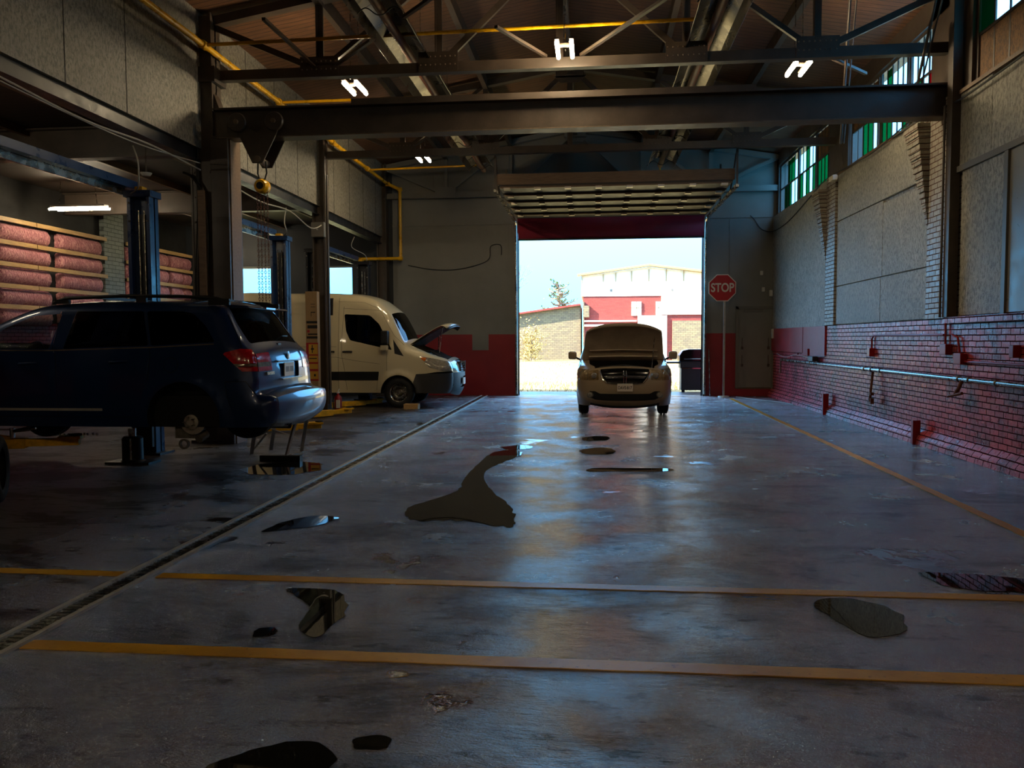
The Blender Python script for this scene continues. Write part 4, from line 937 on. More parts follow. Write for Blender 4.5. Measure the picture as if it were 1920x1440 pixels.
class Car:
    def __init__(s, sil, W, belt, tum, rnd, wheels, archR, zbot, bulge=.02, flare=.02):
        """sil: control points front-bottom .. over the top .. rear-bottom, x forward. rnd: list of (x, z, depth, inset)"""
        s.S = catmull(sil); s.W = W/2; s.belt = belt; s.tum = tum; s.wheels = wheels; s.R = archR; s.zbot = zbot; s.bulge = bulge; s.flare = flare
        s.A = np.array(s.S); rn = np.array(rnd, float)
        d = ((s.A[:, None, 0]-rn[None, :, 0])**2+(s.A[:, None, 1]-rn[None, :, 1])**2)+1e-4
        wgt = 1/d**1.5; wgt /= wgt.sum(1, keepdims=True); s.rd = wgt@rn[:, 2]; s.ri = wgt@rn[:, 3]
        seg = np.r_[0, np.cumsum(np.hypot(*np.diff(s.A, axis=0).T))]; s.s = seg
        T = np.gradient(s.A, axis=0); T /= np.linalg.norm(T, axis=1)[:, None]
        s.N = np.c_[T[:, 1]*1, -T[:, 0]]*1.0
        cen = s.A.mean(0)
        if ((s.A-cen)*s.N).sum() < 0: s.N = -s.N
        s.yedge = np.array([s.w(p[0], p[1], k) for k, p in enumerate(s.S)])
        s.parts = {}
    def base(s, x, z):
        y = s.W
        if z > s.belt: y -= s.tum*(z-s.belt)
        zz = (s.belt+s.zbot)/2; y -= s.bulge*((min(z, s.belt)-zz)/(s.belt-zz))**2
        for wx, wz in s.wheels:
            d = sqrt((x-wx)**2+(z-wz)**2)-s.R
            if 0 <= d < .16 and z > wz-.35: y += s.flare*(.5+.5*cos(pi*d/.16)) if d > .05 else s.flare
            elif d < 0: y += s.flare
        return y
    def w(s, x, z, k=None):
        if k is None:
            d2 = (s.A[:, 0]-x)**2+(s.A[:, 1]-z)**2; k = int(d2.argmin()); d = sqrt(d2[k])
            for j in (k-1, k):
                if 0 <= j < len(s.A)-1:
                    a = s.A[j]; b = s.A[j+1]-a; u = max(0, min(1, ((x-a[0])*b[0]+(z-a[1])*b[1])/(b@b))); q = a+b*u
                    d = min(d, sqrt((x-q[0])**2+(z-q[1])**2))
        else: d = 0
        y = s.base(x, z); rd, ri = s.rd[k], s.ri[k]
        if d < rd: y -= ri*(1-sqrt(max(0, 1-(1-d/rd)**2)))
        return y
    def add(s, lab, vs, f):
        s.parts.setdefault(lab, MB()); s.parts[lab].f.append(f)
    def sides(s, regions, off={}, skip=()):
        xr, zr = s.S[-1]; xf, zf = s.S[0]
        bot = []
        for wx, wz in sorted(s.wheels):       # rear to front
            h = s.zbot-wz; a = math.asin(max(-1, min(1, h/s.R)))
            bot += [(wx+s.R*cos(t), wz+s.R*sin(t)) for t in np.linspace(pi-a, a, 26)]
        outline = s.S+dens([(xr, zr)]+bot+[(xf, zf)], .09, False)[1:-1]
        # dense rings near the silhouette for the rounding
        extra = []
        for k in range(1, len(s.S)-1):
            rd = s.rd[k]
            for u in (.03, .1, .22, .4, .65, .95):
                p = s.A[k]-s.N[k]*rd*u; extra.append((p[0], p[1]))
        gx = np.arange(xr-.1, xf+.2, .085); gz = np.arange(s.zbot, s.A[:, 1].max(), .075)
        extra += [(x, z) for x in gx for z in gz]
        for wx, wz in s.wheels:
            for q in (.025, .05, .1, .16): extra += [(wx+(s.R+q)*cos(t), wz+(s.R+q)*sin(t)) for t in np.linspace(-.2, pi+.2, 30)]
        extra = [p for p, k in zip(extra, inside(outline, extra)) if k]
        vs, fs = cdt_patch(outline, regions, extra)
        Y = [s.w(x, z) for x, z in vs]
        out = {}
        for side in (1, -1):
            for f, l in fs:
                if l in skip: continue
                key = (l, side); q = out.setdefault(key, ([], []))
                o = off.get(l, 0); base_ = len(q[0])
                q[0].extend([(vs[i][0], side*(Y[i]+o), vs[i][1]) for i in f]); q[1].append(tuple(range(base_, base_+len(f))))
        return out
    def sidx(s, x, z): return int(((s.A[:, 0]-x)**2+(s.A[:, 1]-z)**2).argmin())
    def V(s, x, z, y):
        k = s.sidx(x, z); return (float(s.s[k]), float(max(-1, min(1, y/s.yedge[k]))*s.W))
    def strip(s, regions, crown, off={}, skip=()):
        """regions in (s, v). crown: list of (x,z,c)"""
        cr = np.array(crown, float); d = ((s.A[:, None, 0]-cr[None, :, 0])**2+(s.A[:, None, 1]-cr[None, :, 1])**2)+1e-4
        wg = 1/d**1.5; wg /= wg.sum(1, keepdims=True); C_ = wg@cr[:, 2]
        n = len(s.S)
        out_ = [(float(s.s[k]), -s.W) for k in range(n)]+[(float(s.s[-1]), v) for v in np.linspace(-s.W, s.W, 22)[1:-1]]+[(float(s.s[k]), s.W) for k in range(n-1, -1, -1)]+[(float(s.s[0]), v) for v in np.linspace(s.W, -s.W, 22)[1:-1]]
        extra = [(float(s.s[k]), v) for k in range(1, n-1) for v in np.linspace(-s.W, s.W, 22)[1:-1]]
        vs, fs = cdt_patch(out_, regions, extra)
        def mp(u, v, o):
            k = np.searchsorted(s.s, u)-1; k = max(0, min(n-2, k)); a = (u-s.s[k])/(s.s[k+1]-s.s[k]); a = max(0, min(1, a))
            P = s.A[k]*(1-a)+s.A[k+1]*a; N = s.N[k]*(1-a)+s.N[k+1]*a; ye = s.yedge[k]*(1-a)+s.yedge[k+1]*a; c = C_[k]*(1-a)+C_[k+1]*a
            t_ = v/s.W; b = c*(1-abs(t_)**2.2)+o
            return (P[0]+N[0]*b, t_*ye, P[1]+N[1]*b)
        s.mp = mp
        out = {}
        for f, l in fs:
            if l in skip: continue
            q = out.setdefault((l, 0), ([], [])); base_ = len(q[0]); o = off.get(l, 0)
            q[0].extend([mp(vs[i][0], vs[i][1], o) for i in f]); q[1].append(tuple(range(base_, base_+len(f))))
        return out
def weld(name, chunks, m, parent, label=None, smooth=True, ang=38, thick=0, child_of=None):
    import bmesh
    vs = []; fs = []
    for v, f in chunks:
        o = len(vs)
        for q in f:
            b0 = len(vs); vs += [v[i] for i in q]; fs.append(tuple(range(b0, b0+len(q))))
    me = bpy.data.meshes.new(name); me.from_pydata(vs, [], fs)
    bm = bmesh.new(); bm.from_mesh(me); bmesh.ops.remove_doubles(bm, verts=bm.verts, dist=.0012)
    bmesh.ops.recalc_face_normals(bm, faces=bm.faces); bm.to_mesh(me); bm.free()
    me.materials.append(M[m]); 
    if smooth: me.shade_smooth(); me.set_sharp_from_angle(angle=radians(ang))
    o = bpy.data.objects.new(name, me); COL.objects.link(o); o.parent = parent
    if label: o['label'] = label
    if thick: q = o.modifiers.new('s', 'SOLIDIFY'); q.thickness = thick; q.offset = 0
    return o
def arch_liners(parent, car, depth=.28):
    for wx, wz in car.wheels:
        for side in (1, -1):
            h = car.zbot-wz; a = math.asin(max(-1, min(1, h/car.R)))
            A = [(wx+car.R*cos(t), wz+car.R*sin(t)) for t in np.linspace(pi-a, a, 24)]
            n = len(A); vs = []; fs = []
            for dd in (0, depth):
                vs += [(x, side*(car.w(x, z)-dd), z) for x, z in A]
            fs = [(i, i+1, n+i+1, n+i) for i in range(n-1)]; c = len(vs); vs.append((wx, side*(car.W-depth), car.zbot))
            fs += [(n+i, n+i+1, c) for i in range(n-1)]
            MB().add(vs, fs).build('wheel_arch_liner', 'black', parent, smooth=False, fix=False)
def seats(parent, xs, y=.38, z=.55, top=1.35):
    for x in xs:
        for s_ in (1, -1):
            MB().prism([(x-.1, z-.1), (x+.42, z-.1), (x+.44, z+.06), (x+.05, z+.06), (x-.12, top-.22), (x-.22, top-.2)], 'Y', s_*y-.22, s_*y+.22).build('seat', 'seat', parent, bevel=.03)
            box((x-.24, s_*y-.12, top-.16), (x-.14, s_*y+.12, top+.04)).build('headrest', 'seat', parent, bevel=.03)

# ------------------------------------------------------------------ blue SUV (front points to -X, rear wheel removed)
LIFT = .35
suv = thing('sport_utility_car', 'dark blue family SUV raised on the lift with its near rear wheel removed', 'car', (-3.54, 9.55, LIFT), pi)
sil = [(4.76, .28), (4.86, .45), (4.88, .62), (4.82, .80), (4.68, .96), (4.3, 1.07), (3.92, 1.16), (3.6, 1.35), (3.28, 1.52), (2.92, 1.655), (2.4, 1.71), (1.6, 1.715), (1.0, 1.685), (.74, 1.665), (.66, 1.63),
       (.53, 1.43), (.38, 1.21), (.28, 1.10), (.245, .95), (.23, .80), (.22, .68), (.18, .64), (.08, .63), (.025, .605), (.01, .52), (.015, .42), (.05, .33), (.12, .27)]
HUB = (1.08, .36)
c = Car(sil, 1.88, 1.17, .30, [(4.88, .5, .5, .32), (4.3, 1.07, .18, .12), (3.4, 1.45, .12, .07), (2, 1.7, .14, .13), (.7, 1.65, .14, .12), (.5, 1.4, .20, .10), (.25, .95, .26, .12), (.2, .65, .2, .12), (.0, .5, .24, .13), (.1, .3, .22, .13)], [HUB, (3.97, .36)], .43, .27, .035, .022)
fwin = rounded([(3.62, 1.17), (2.70, 1.165), (2.60, 1.575), (2.95, 1.55), (3.28, 1.41)], .03)
rwin = rounded([(2.53, 1.166), (1.50, 1.20), (1.61, 1.595), (2.43, 1.60)], .025)
qwin = rounded([(1.47, 1.20), (.71, 1.235), (.84, 1.42), (1.0, 1.56), (1.14, 1.59), (1.57, 1.595)], .03)
tail_s = [(.60, 1.10), (.58, 1.12), (.42, 1.16), (-.1, 1.13), (-.1, .905), (.38, .905)]
sr = [('bumper', [(.58, .79), (.56, .62), (.48, .38), (.46, .2), (-.3, .2), (-.3, .64), (.24, .64), (.34, .79)]),
      ('door', dens(rounded([(2.64, 1.60), (2.60, 1.12), (2.6, .42), (1.62, .42), (1.54, .75), (1.48, 1.1), (1.6, 1.62)], .04))),
      ('gap', ribbon([(2.62, 1.60), (2.66, 1.17), (2.62, 1.1), (2.60, .38)])), ('gap', ribbon([(1.60, 1.60), (1.49, 1.2), (1.47, 1.1), (1.50, .8)])),
      ('gap', ribbon(dens([(3.8, .38), (3.75, 1.15)], .2, False))), ('gap', ribbon(dens([(3.8, .385), (1.62, .385)], .2, False))),
      ('gap', ribbon(dens([(.58, .79), (.34, .79), (.24, .64)], .1, False))), ('gap', ribbon([(.58, .79), (.56, .62), (.52, .5)])),
      ('gap', ribbon([(.62, 1.55), (.44, 1.25), (.40, 1.17)], .006)), ('gap', ribbon(arc((1.22, .98), .085, 0, 2*pi, 16), .005)),
      ('trimline', ribbon(dens([(3.85, 1.155), (2.7, 1.148), (1.5, 1.178), (.72, 1.215)], .15, False), .012)),
      ('rocker', ribbon(dens([(3.75, .47), (2.05, .47)], .2, False), .03)),
      ('fwin', dens(fwin)), ('rwin', dens(rwin)), ('qwin', dens(qwin)), ('tail', dens(tail_s)),
      ('tailw', [(.48, .99), (-.1, .99), (-.1, .955), (.44, .955)])]
off = {'fwin': -.008, 'rwin': -.006, 'qwin': -.006, 'gap': -.006, 'tail': .006, 'tailw': .008, 'rocker': .008, 'bumper': .004}
S1 = c.sides(sr, off)
def vv(l): return [c.V(*p) for p in l]
rg = [('bumper', [c.V(.22, .66, -3), c.V(.13, .27, -3), c.V(.13, .27, 3), c.V(.22, .66, 3)]),
      ('gap', ribbon(dens([c.V(.22, .66, -3), c.V(.22, .66, 3)], .15, False), .01)),
      ('rear_window', dens(rounded(vv([(.655, 1.61, -.64), (.655, 1.61, .64), (.39, 1.22, .71), (.39, 1.22, -.71)]), .05))),
      ('windshield', dens(rounded(vv([(3.85, 1.2, -.72), (3.0, 1.62, -.60), (3.0, 1.62, .60), (3.85, 1.2, .72)]), .06))),
      ('tail', dens(vv([(.275, 1.12, .50), (.275, 1.12, 3), (.24, .905, 3), (.24, .905, .50)]))), ('tail', dens(vv([(.275, 1.12, -3), (.275, 1.12, -.50), (.24, .905, -.50), (.24, .905, -3)]))),
      ('tailw', dens(vv([(.25, .99, .52), (.25, .99, 3), (.245, .955, 3), (.245, .955, .52)]))), ('tailw', dens(vv([(.25, .99, -3), (.25, .99, -.52), (.245, .955, -.52), (.245, .955, -3)]))),
      ('recess', dens(rounded(vv([(.25, .99, -.36), (.25, .99, .36), (.23, .80, .30), (.23, .80, -.30)]), .02)))]
S2 = c.strip(rg, [(4.88, .5, .1), (4, 1.1, .04), (3.4, 1.45, .05), (2, 1.7, .02), (.5, 1.4, .06), (.25, .95, .05), (.2, .65, .05), (.0, .5, .05)], {'rear_window': -.006, 'windshield': -.006, 'recess': -.03, 'tail': .006, 'tailw': .008, 'bumper': .004, 'gap': -.006})
def g2(lab): return [v for (l, s_), v in list(S1.items())+list(S2.items()) if l == lab]
weld('body_shell', g2('body'), 'suvpaint', suv); weld('rear_bumper', g2('bumper'), 'suvpaint', suv)
for sd in (1, -1):
    d = weld('door', [S1[('door', sd)]], 'suvpaint', suv)
    y = (c.w(2.0, .97)+.012)*sd
    for hx in (1.85,):
        MB().tube([(hx-.12, y-.01*sd, 1.02), (hx-.08, y+.015*sd, 1.02), (hx+.06, y+.015*sd, 1.015), (hx+.1, y-.01*sd, 1.015)], .014, 8).build('door_handle', 'suvpaint', d, smooth=True)
    MB().tube([(2.84, y-.01*sd, 1.0), (2.88, y+.015*sd, 1.0), (3.02, y+.015*sd, .995), (3.06, y-.01*sd, .995)], .014, 8).build('door_handle', 'suvpaint', suv, smooth=True)
    weld('window', [S1[('fwin', sd)]], 'glass_clear', suv, 'clear front side window', thick=.003)
    weld('window', [S1[('rwin', sd)]], 'glass_dark', suv, 'dark tinted rear door window', thick=.003)
    weld('window', [S1[('qwin', sd)]], 'glass_dark', suv, 'dark tinted quarter window', thick=.003)
    weld('taillight', [S1[('tail', sd)]]+[(v, [q for q in f if v[q[0]][1]*sd > 0]) for v, f in [S2[('tail', 0)]]], 'taillens', suv)
    weld('reversing_lens', [S1[('tailw', sd)]]+[(v, [q for q in f if v[q[0]][1]*sd > 0]) for v, f in [S2[('tailw', 0)]]], 'lensclear', suv)
weld('panel_gaps', g2('gap'), 'black', suv, smooth=False); weld('belt_moulding', g2('trimline'), 'steel_lip', suv); [weld('rocker_trim', [S1[('rocker', q)]], 'silver', suv, 'bright sill strip') for q in (1, -1)]
weld('rear_window', [S2[('rear_window', 0)]], 'glass_dark', suv); weld('windshield', [S2[('windshield', 0)]], 'glass_clear', suv, thick=.003)
weld('plate_recess', [S2[('recess', 0)]], 'suvpaint', suv)
arch_liners(suv, c)
box((.3, -.78, .26), (4.6, .78, .34)).build('underbody', 'black', suv); box((.35, -.80, .34), (3.9, .80, .62)).build('cabin_floor', 'black', suv)
box((3.55, -.72, .6), (3.95, .72, 1.12)).build('dashboard', 'black', suv, bevel=.05)
seats(suv, (2.45, 1.55), .38, .62, 1.38)
MB().lathe([(.18, -.012), (.195, 0), (.18, .012), (.165, 0)], 24, 'X', (0, 0, 0), True).xf(Matrix.Translation((3.3, .38, 1.08)) @ Matrix.Rotation(radians(-22), 4, 'Y')).build('steering_wheel', 'black', suv, smooth=True)
box((3.1, -.13, 1.42), (3.14, .13, 1.49)).build('rear_view_mirror', 'black', suv, bevel=.01)
for sd in (1, -1):
    yy = c.w(2.0, 1.64)*sd-.03*sd
    MB().tube([(2.75, yy, 1.70), (2.6, yy, 1.755), (1.9, yy, 1.775), (1.2, yy, 1.765), (.75, yy, 1.735), (.6, yy, 1.69)], .02, 8).box((2.55, yy-.02, 1.69), (2.72, yy+.02, 1.74)).box((.6, yy-.02, 1.66), (.85, yy+.02, 1.73)).box((1.6, yy-.02, 1.7), (1.72, yy+.02, 1.765)).build('roof_rail', 'black', suv, smooth=True)
    MB().box((3.45, sd*.95, 1.1), (3.62, sd*1.12, 1.26)).build('door_mirror', 'suvpaint', suv, bevel=.03)
for x in (2.3, 1.2): box((x-.03, -.62, 1.755), (x+.03, .62, 1.785)).build('roof_crossbar', 'black', suv)
MB().prism([(.80, 1.685), (.45, 1.655), (.42, 1.63), (.66, 1.625)], 'Y', -.60, .60).build('spoiler', 'suvpaint', suv, bevel=.01)
box((.41, -.14, 1.632), (.43, .14, 1.652)).build('brake_light', 'taillens', suv)
b = MB(); b.tube([(.335, .05, 1.2), (.37, -.02, 1.25), (.40, -.25, 1.30), (.41, -.5, 1.31)], .010, 6); b.box((.29, .0, 1.15), (.34, .1, 1.22)); b.build('rear_wiper', 'black', suv, smooth=True)
pl = box((.19, -.155, .82), (.202, .155, .985)).build('license_plate', 'signwhite', suv, bevel=.003)
for yy in (-.12, -.08, -.04, .02, .06, .1): box((.188, yy-.012, .87), (.19, yy+.012, .935)).build('plate_mark', 'greybox', pl)
MB().box((.145, -.32, .785), (.2, .32, .80)).build('chrome_strip', 'chrome', suv); MB().box((.175, -.38, 1.0), (.22, .38, 1.015)).build('chrome_strip', 'chrome', suv)
MB().lathe([(.001, -.012), (.05, -.01), (.045, 0)], 16, 'X', (.21, 0, 1.07)).build('badge', 'chrome', suv, label='oval chrome tailgate badge')
box((.195, .45, .855), (.215, .66, .89)).build('name_strip', 'galv', suv, label='small silver strip below the taillight')
MB().tube([(.3, .35, .25), (.05, .38, .25)], .045, 16, False).build('exhaust_tip', 'chrome', suv, smooth=True)
# bare hub on the near rear corner (local +Y is towards the viewer)
y0 = .72
hb = MB().lathe([(.001, .02), (.04, .02), (.05, 0), (.085, -.01), (.085, -.05), (.15, -.055), (.15, -.075), (.001, -.08)], 32, 'Y', (HUB[0]-.02, y0+.1, HUB[1]-.04)).build('brake_rotor', 'rotor', suv, smooth=True)
b = MB(); 
for k in range(5):
    a = 2*pi*k/5; b.tube([(HUB[0]-.02+.06*cos(a), y0+.1, HUB[1]-.04+.06*sin(a)), (HUB[0]-.02+.06*cos(a), y0+.16, HUB[1]-.04+.06*sin(a))], .008, 6)
b.build('wheel_studs', 'galv', hb)
b = MB(); b.bar((1.1, .55, .28), (1.55, .5, .38), .08, .06); b.bar((1.05, .6, .2), (1.1, .62, .62), .07, .1); b.bar((1.05, .45, .25), (.6, .4, .3), .06, .08); b.tube([(1.2, .5, .3), (1.3, .48, .8)], .03, 8); b.tube([(.98, .62, .16), (1.0, .75, .12)], .05, 12)
b.build('suspension', 'castiron', suv); 
sp = MB(); sp.tube([(1.28+.055*cos(k*.6), .48+.055*sin(k*.6), .40+k*.0075) for k in range(54)], .009, 6); sp.build('coil_spring', 'castiron', suv, smooth=True)
MB().box((1.05, .55, .12), (1.3, .72, .3)).lathe([(.04, -.01), (.06, -.01), (.06, .02), (.04, .02)], 24, 'Y', (1.17, .76, .06), True).build('hub_carrier', 'castiron', suv)
MB().prism([(1.45, .35), (1.48, .75), (1.35, .8), (1.28, .5)], 'Y', .50, .56).build('brake_bracket', 'galv', suv, bevel=.02)
wheel(suv, (HUB[0], -.80, HUB[1]-.06), .36, .22, .22, 'galv', 5, 'wheel', 0, -1)
wheel(suv, (3.97, -.80, .3), .36, .22, .22, 'galv', 5, 'wheel', 0, -1); wheel(suv, (3.97, .80, .3), .36, .22, .22, 'galv', 5, 'wheel', 0, 1)

# ------------------------------------------------------------------ cream white cargo van (front points to +X)
L = 5.9
van = thing('cargo_van', 'cream white high-roof cargo van with its hood open beyond the second column', 'van', (-3.3-L, 19.42, 0), 0)
P = [(.10, .33), (.03, .45), (.0, .62), (.0, .82), (.03, 1.02), (.10, 1.10), (.42, 1.22), (.75, 1.35), (1.08, 1.50), (1.28, 1.86), (1.47, 2.22), (1.62, 2.38), (1.85, 2.55), (2.15, 2.65), (2.8, 2.72), (4, 2.73), (5.6, 2.71), (5.84, 2.62), (5.88, 2.3), (5.9, 1.2), (5.9, .5), (5.86, .38)]
sil = [(L-d, z) for d, z in P]
FW = (L-1.26, .36)
c = Car(sil, 2.0, 1.5, .13, [(L, .6, .5, .34), (L-.1, 1.1, .3, .28), (L-.8, 1.35, .2, .16), (L-1.3, 1.9, .16, .12), (L-1.8, 2.5, .25, .22), (3, 2.7, .22, .22), (.05, 2.5, .15, .12), (0, 1, .12, .1)], [FW, (.95, .36)], .42, .36, .03, .03)
D = lambda l: [(L-d, z) for d, z in l]
swin = rounded(D([(2.57, 2.22), (1.95, 2.19), (1.72, 1.98), (1.40, 1.36), (1.72, 1.44), (2.42, 1.60), (2.52, 1.82)]), .05)
sr = [('band', D([(6, .86), (1.72, .86), (1.74, .655), (6, .655)])), ('lowerb', D([(-.1, .84), (.83, .80), (.9, .6), (.86, .3), (-.1, .2)])),
      ('gap', ribbon(dens(D([(2.70, 2.62), (2.70, .40)]), .2, False))), ('gap', ribbon(dens(D([(2.58, 2.40), (2.62, 1.6), (2.62, 1.25), (2.55, .9), (2.5, .42)]), .2, False))),
      ('gap', ribbon(dens(D([(1.53, 1.32), (1.53, .88)]), .2, False))), ('gap', ribbon(dens(D([(1.78, .42), (1.76, .65)]), .2, False))),
      ('gap', ribbon(dens(D([(5.2, 1.22), (2.75, 1.2), (2.3, 1.12), (1.7, 1.04)]), .2, False), .006)), ('gap', ribbon(dens(D([(2.6, 2.36), (1.7, 2.3), (1.35, 1.7), (1.12, 1.48)]), .2, False), .006)),
      ('gap', ribbon(dens(D([(2.72, 2.52), (2.1, 2.5), (1.75, 2.35)]), .2, False), .005)),
      ('gap', ribbon(dens(D([(2.75, 1.45), (5.6, 1.45)]), .3, False), .006)), ('gap', ribbon(dens(D([(3.4, .65), (5.1, .65)]), .3, False), .006)),
      ('rib', ribbon(dens(D([(3.0, 2.50), (5.5, 2.50)]), .3, False), .035)), ('rib', ribbon(dens(D([(3.0, 2.38), (5.5, 2.38)]), .3, False), .035)), ('rib', ribbon(dens(D([(3.0, 2.26), (5.5, 2.26)]), .3, False), .03)),
      ('mirrorbase', D([(1.38, 1.62), (1.34, 1.28), (1.12, 1.22)])[::1]),
      ('swin', dens(swin)), ('lamp', dens(rounded(D([(.75, 1.22), (.5, 1.18), (.05, 1.08), (-.1, .87), (.18, .87), (.5, .95)]), .03))), ('amber', D([(.72, 1.20), (.58, 1.185), (.62, 1.10), (.69, 1.14)]))]
S1 = c.sides(sr, {'swin': -.008, 'gap': -.006, 'rib': .018, 'lamp': .006, 'amber': .009, 'band': .008, 'lowerb': .008})
def vv(l): return [c.V(L-d, z, y) for d, z, y in l]
rg = [('lowerb', vv([(.0, .82, -3), (.10, .33, -3), (.10, .33, 3), (.0, .82, 3)])), ('intake', dens(rounded(vv([(.0, .74, -.35), (0, .74, .35), (.02, .5, .3), (.02, .5, -.3)]), .03))),
      ('hole', dens(vv([(.13, 1.115, -.66), (1.0, 1.46, -.70), (1.0, 1.46, .70), (.13, 1.115, .66)]))),
      ('grille', dens(rounded(vv([(.07, 1.08, -.38), (.07, 1.08, .38), (0, .84, .30), (0, .84, -.30)]), .03))),
      ('lamp', dens(vv([(.06, 1.07, .46), (.06, 1.07, 3), (.0, .87, 3), (.0, .87, .50)]))), ('lamp', dens(vv([(.06, 1.07, -3), (.06, 1.07, -.46), (.0, .87, -.50), (.0, .87, -3)]))),
      ('windshield', dens(rounded(vv([(1.12, 1.56, -.80), (1.46, 2.20, -.76), (1.46, 2.20, .76), (1.12, 1.56, .80)]), .06)))]
S2 = c.strip(rg, [(L, .6, .14), (L-.5, 1.25, .04), (L-1.2, 1.8, .12), (L-2, 2.6, .04), (3, 2.7, .03), (0, 1, .02)], {'windshield': -.006, 'grille': -.03, 'intake': -.04, 'lowerb': .008, 'lamp': .006}, ('hole',))
weld('body_shell', g2('body')+g2('rib'), 'vanpaint', van); [weld('side_band', [S1[('band', q)]], 'black', van, 'black rubbing strip') for q in (1, -1)]
M['bumper_grey'] = mat('grey bumper plastic', '2e2c2a', .5)
weld('front_bumper', g2('lowerb'), 'bumper_grey', van, 'dark grey plastic bumper')
for sd in (1, -1):
    weld('window', [S1[('swin', sd)]], 'glass_dark', van); weld('headlight', [S1[('lamp', sd)]]+[(v, [q for q in f if v[q[0]][1]*sd > 0]) for v, f in [S2[('lamp', 0)]]], 'lensclear', van)
    weld('turn_signal', [S1[('amber', sd)]], 'amber', van)
    y = sd*(c.w(3.4, 1.3)+.008)
    for hx in (L-2.43, L-2.86): MB().tube([(hx-.16, y, 1.33), (hx-.05, y+.02*sd, 1.335), (hx+.03, y+.02*sd, 1.335), (hx+.07, y, 1.33)], .02, 8).build('door_handle', 'black', van, smooth=True)
    m_ = MB().box((L-1.62, sd*1.0, 1.50), (L-1.45, sd*1.2, 1.82)).build('door_mirror', 'black', van, bevel=.03); MB().box((L-1.64, sd*1.03, 1.36), (L-1.47, sd*1.17, 1.48)).build('mirror_foot', 'vanpaint', m_, bevel=.02)
weld('panel_gaps', g2('gap')+g2('mirrorbase'), 'black', van, smooth=False)
weld('windshield', [S2[('windshield', 0)]], 'glass_dark', van); weld('grille', [S2[('grille', 0)]], 'black', van); weld('intake', [S2[('intake', 0)]], 'black', van)
b = MB()
for k in range(4): b.box((L-.03-.012*k*.6, -.33, .87+k*.055), (L+.145-.02*k, .33, .885+k*.055))
b.box((L-.05, -.36, .84), (L+.13, -.33, 1.08)); b.box((L-.05, .33, .84), (L+.13, .36, 1.08)); b.build('grille_bars', 'chrome', van, bevel=.004)
box((L+.14, -.16, .52), (L+.155, .16, .68)).build('license_plate', 'signwhite', van)
arch_liners(van, c)
box((.2, -.85, .34), (L-.2, .85, .42)).build('underbody', 'black', van); box((L-1.5, -.75, .4), (L-1.2, .75, 1.45)).build('dashboard', 'black', van); box((L-2.95, -.88, .4), (L-2.85, .88, 2.6)).build('bulkhead_panel', 'black', van)
seats(van, (L-2.3,), .5, 1.0, 1.85)
# engine bay and open hood
box((L-1.1, -.7, .5), (L-.15, .7, .95)).build('engine_bay', 'black', van)
for k in range(16):
    x = L-random.uniform(.3, .95); y = random.uniform(-.55, .5); s_ = random.uniform(.05, .13); zt = 1.02+(L-x)*.36*random.uniform(.7, 1.0)
    box((x-s_, y, .8), (x+s_, y+s_*2, zt)).build('engine_block' if k % 3 else 'engine_cover', ('darkmetal', 'black', 'galv')[k % 3], van, bevel=.015)
b = MB()
for k in range(5):
    y = -.5+k*.22; b.tube([(L-.9, y, 1.3), (L-.6, y+.1, 1.33), (L-.35, y, 1.2), (L-.2, y+.05, 1.12)], .022, 8)
b.build('engine_hoses', 'black', van, smooth=True)
def hood_panel(parent, P0, P1, w0, w1, crownp, m_top, m_bot, lipdrop=.05, thick=.035, nx=14, ny=18, cornercut=.15):
    """hinge line P0=(x,z), front edge P1=(x,z); widths are half widths"""
    P0, P1 = Vector(P0), Vector(P1); d = P1-P0; n = Vector((-d.y, d.x)).normalized()
    if n.y < 0: n = -n
    def pt(u, v, o):
        w = w0+(w1-w0)*u; k = 1-cornercut*abs(v)**3*(u > .5)*(u-.5)*2
        q = P0+d*u*k; h = crownp*sin(pi*min(u, .9))*(1-v*v*.6)-lipdrop*max(0, (u-.85)/.15)**2; q = q+n*(h+o); return (q.x, v*w, q.y)
    def sheet(o):
        vs = [pt(i/nx, -1+2*j/ny, o) for i in range(nx+1) for j in range(ny+1)]
        return vs, [(i*(ny+1)+j, i*(ny+1)+j+1, (i+1)*(ny+1)+j+1, (i+1)*(ny+1)+j) for i in range(nx) for j in range(ny)]
    vs, fs = sheet(0); o = MB().add(vs, fs).build('hood', m_top, parent, smooth=True, fix=False); q = o.modifiers.new('s', 'SOLIDIFY'); q.thickness = .012; q.offset = 0
    b = MB(); vs, fs = sheet(-thick); b.add([p for p in vs], fs); u_ = b.build('hood_inner_panel', m_bot, o, smooth=True, fix=False); q = u_.modifiers.new('s', 'SOLIDIFY'); q.thickness = .02; q.offset = 0
    return o, pt
h, pt = hood_panel(van, (L-1.02, 1.50), (L-.06, 2.06), .72, .70, .05, 'vanpaint', 'darkmetal', .12, .05)
b = MB(); b.tube([pt(.8, -.8, -.05), (L-.35, -.58, 1.3)], .008, 6); b.tube([pt(.45, .8, -.05), (L-.6, .6, 1.35)], .012, 6); b.build('hood_strut', 'galv', van)
wheel(van, (FW[0], -.86, FW[1]), .36, .22, .21, 'galv', 5, 'wheel', 0, -1, face='steel'); wheel(van, (FW[0], .86, FW[1]), .36, .22, .21, 'galv', 5, 'wheel', 0, 1, face='steel')
wheel(van, (.95, -.86, .36), .36, .22, .21, 'galv', 5, 'wheel', 0, -1, face='steel'); wheel(van, (.95, .86, .36), .36, .22, .21, 'galv', 5, 'wheel', 0, 1, face='steel')

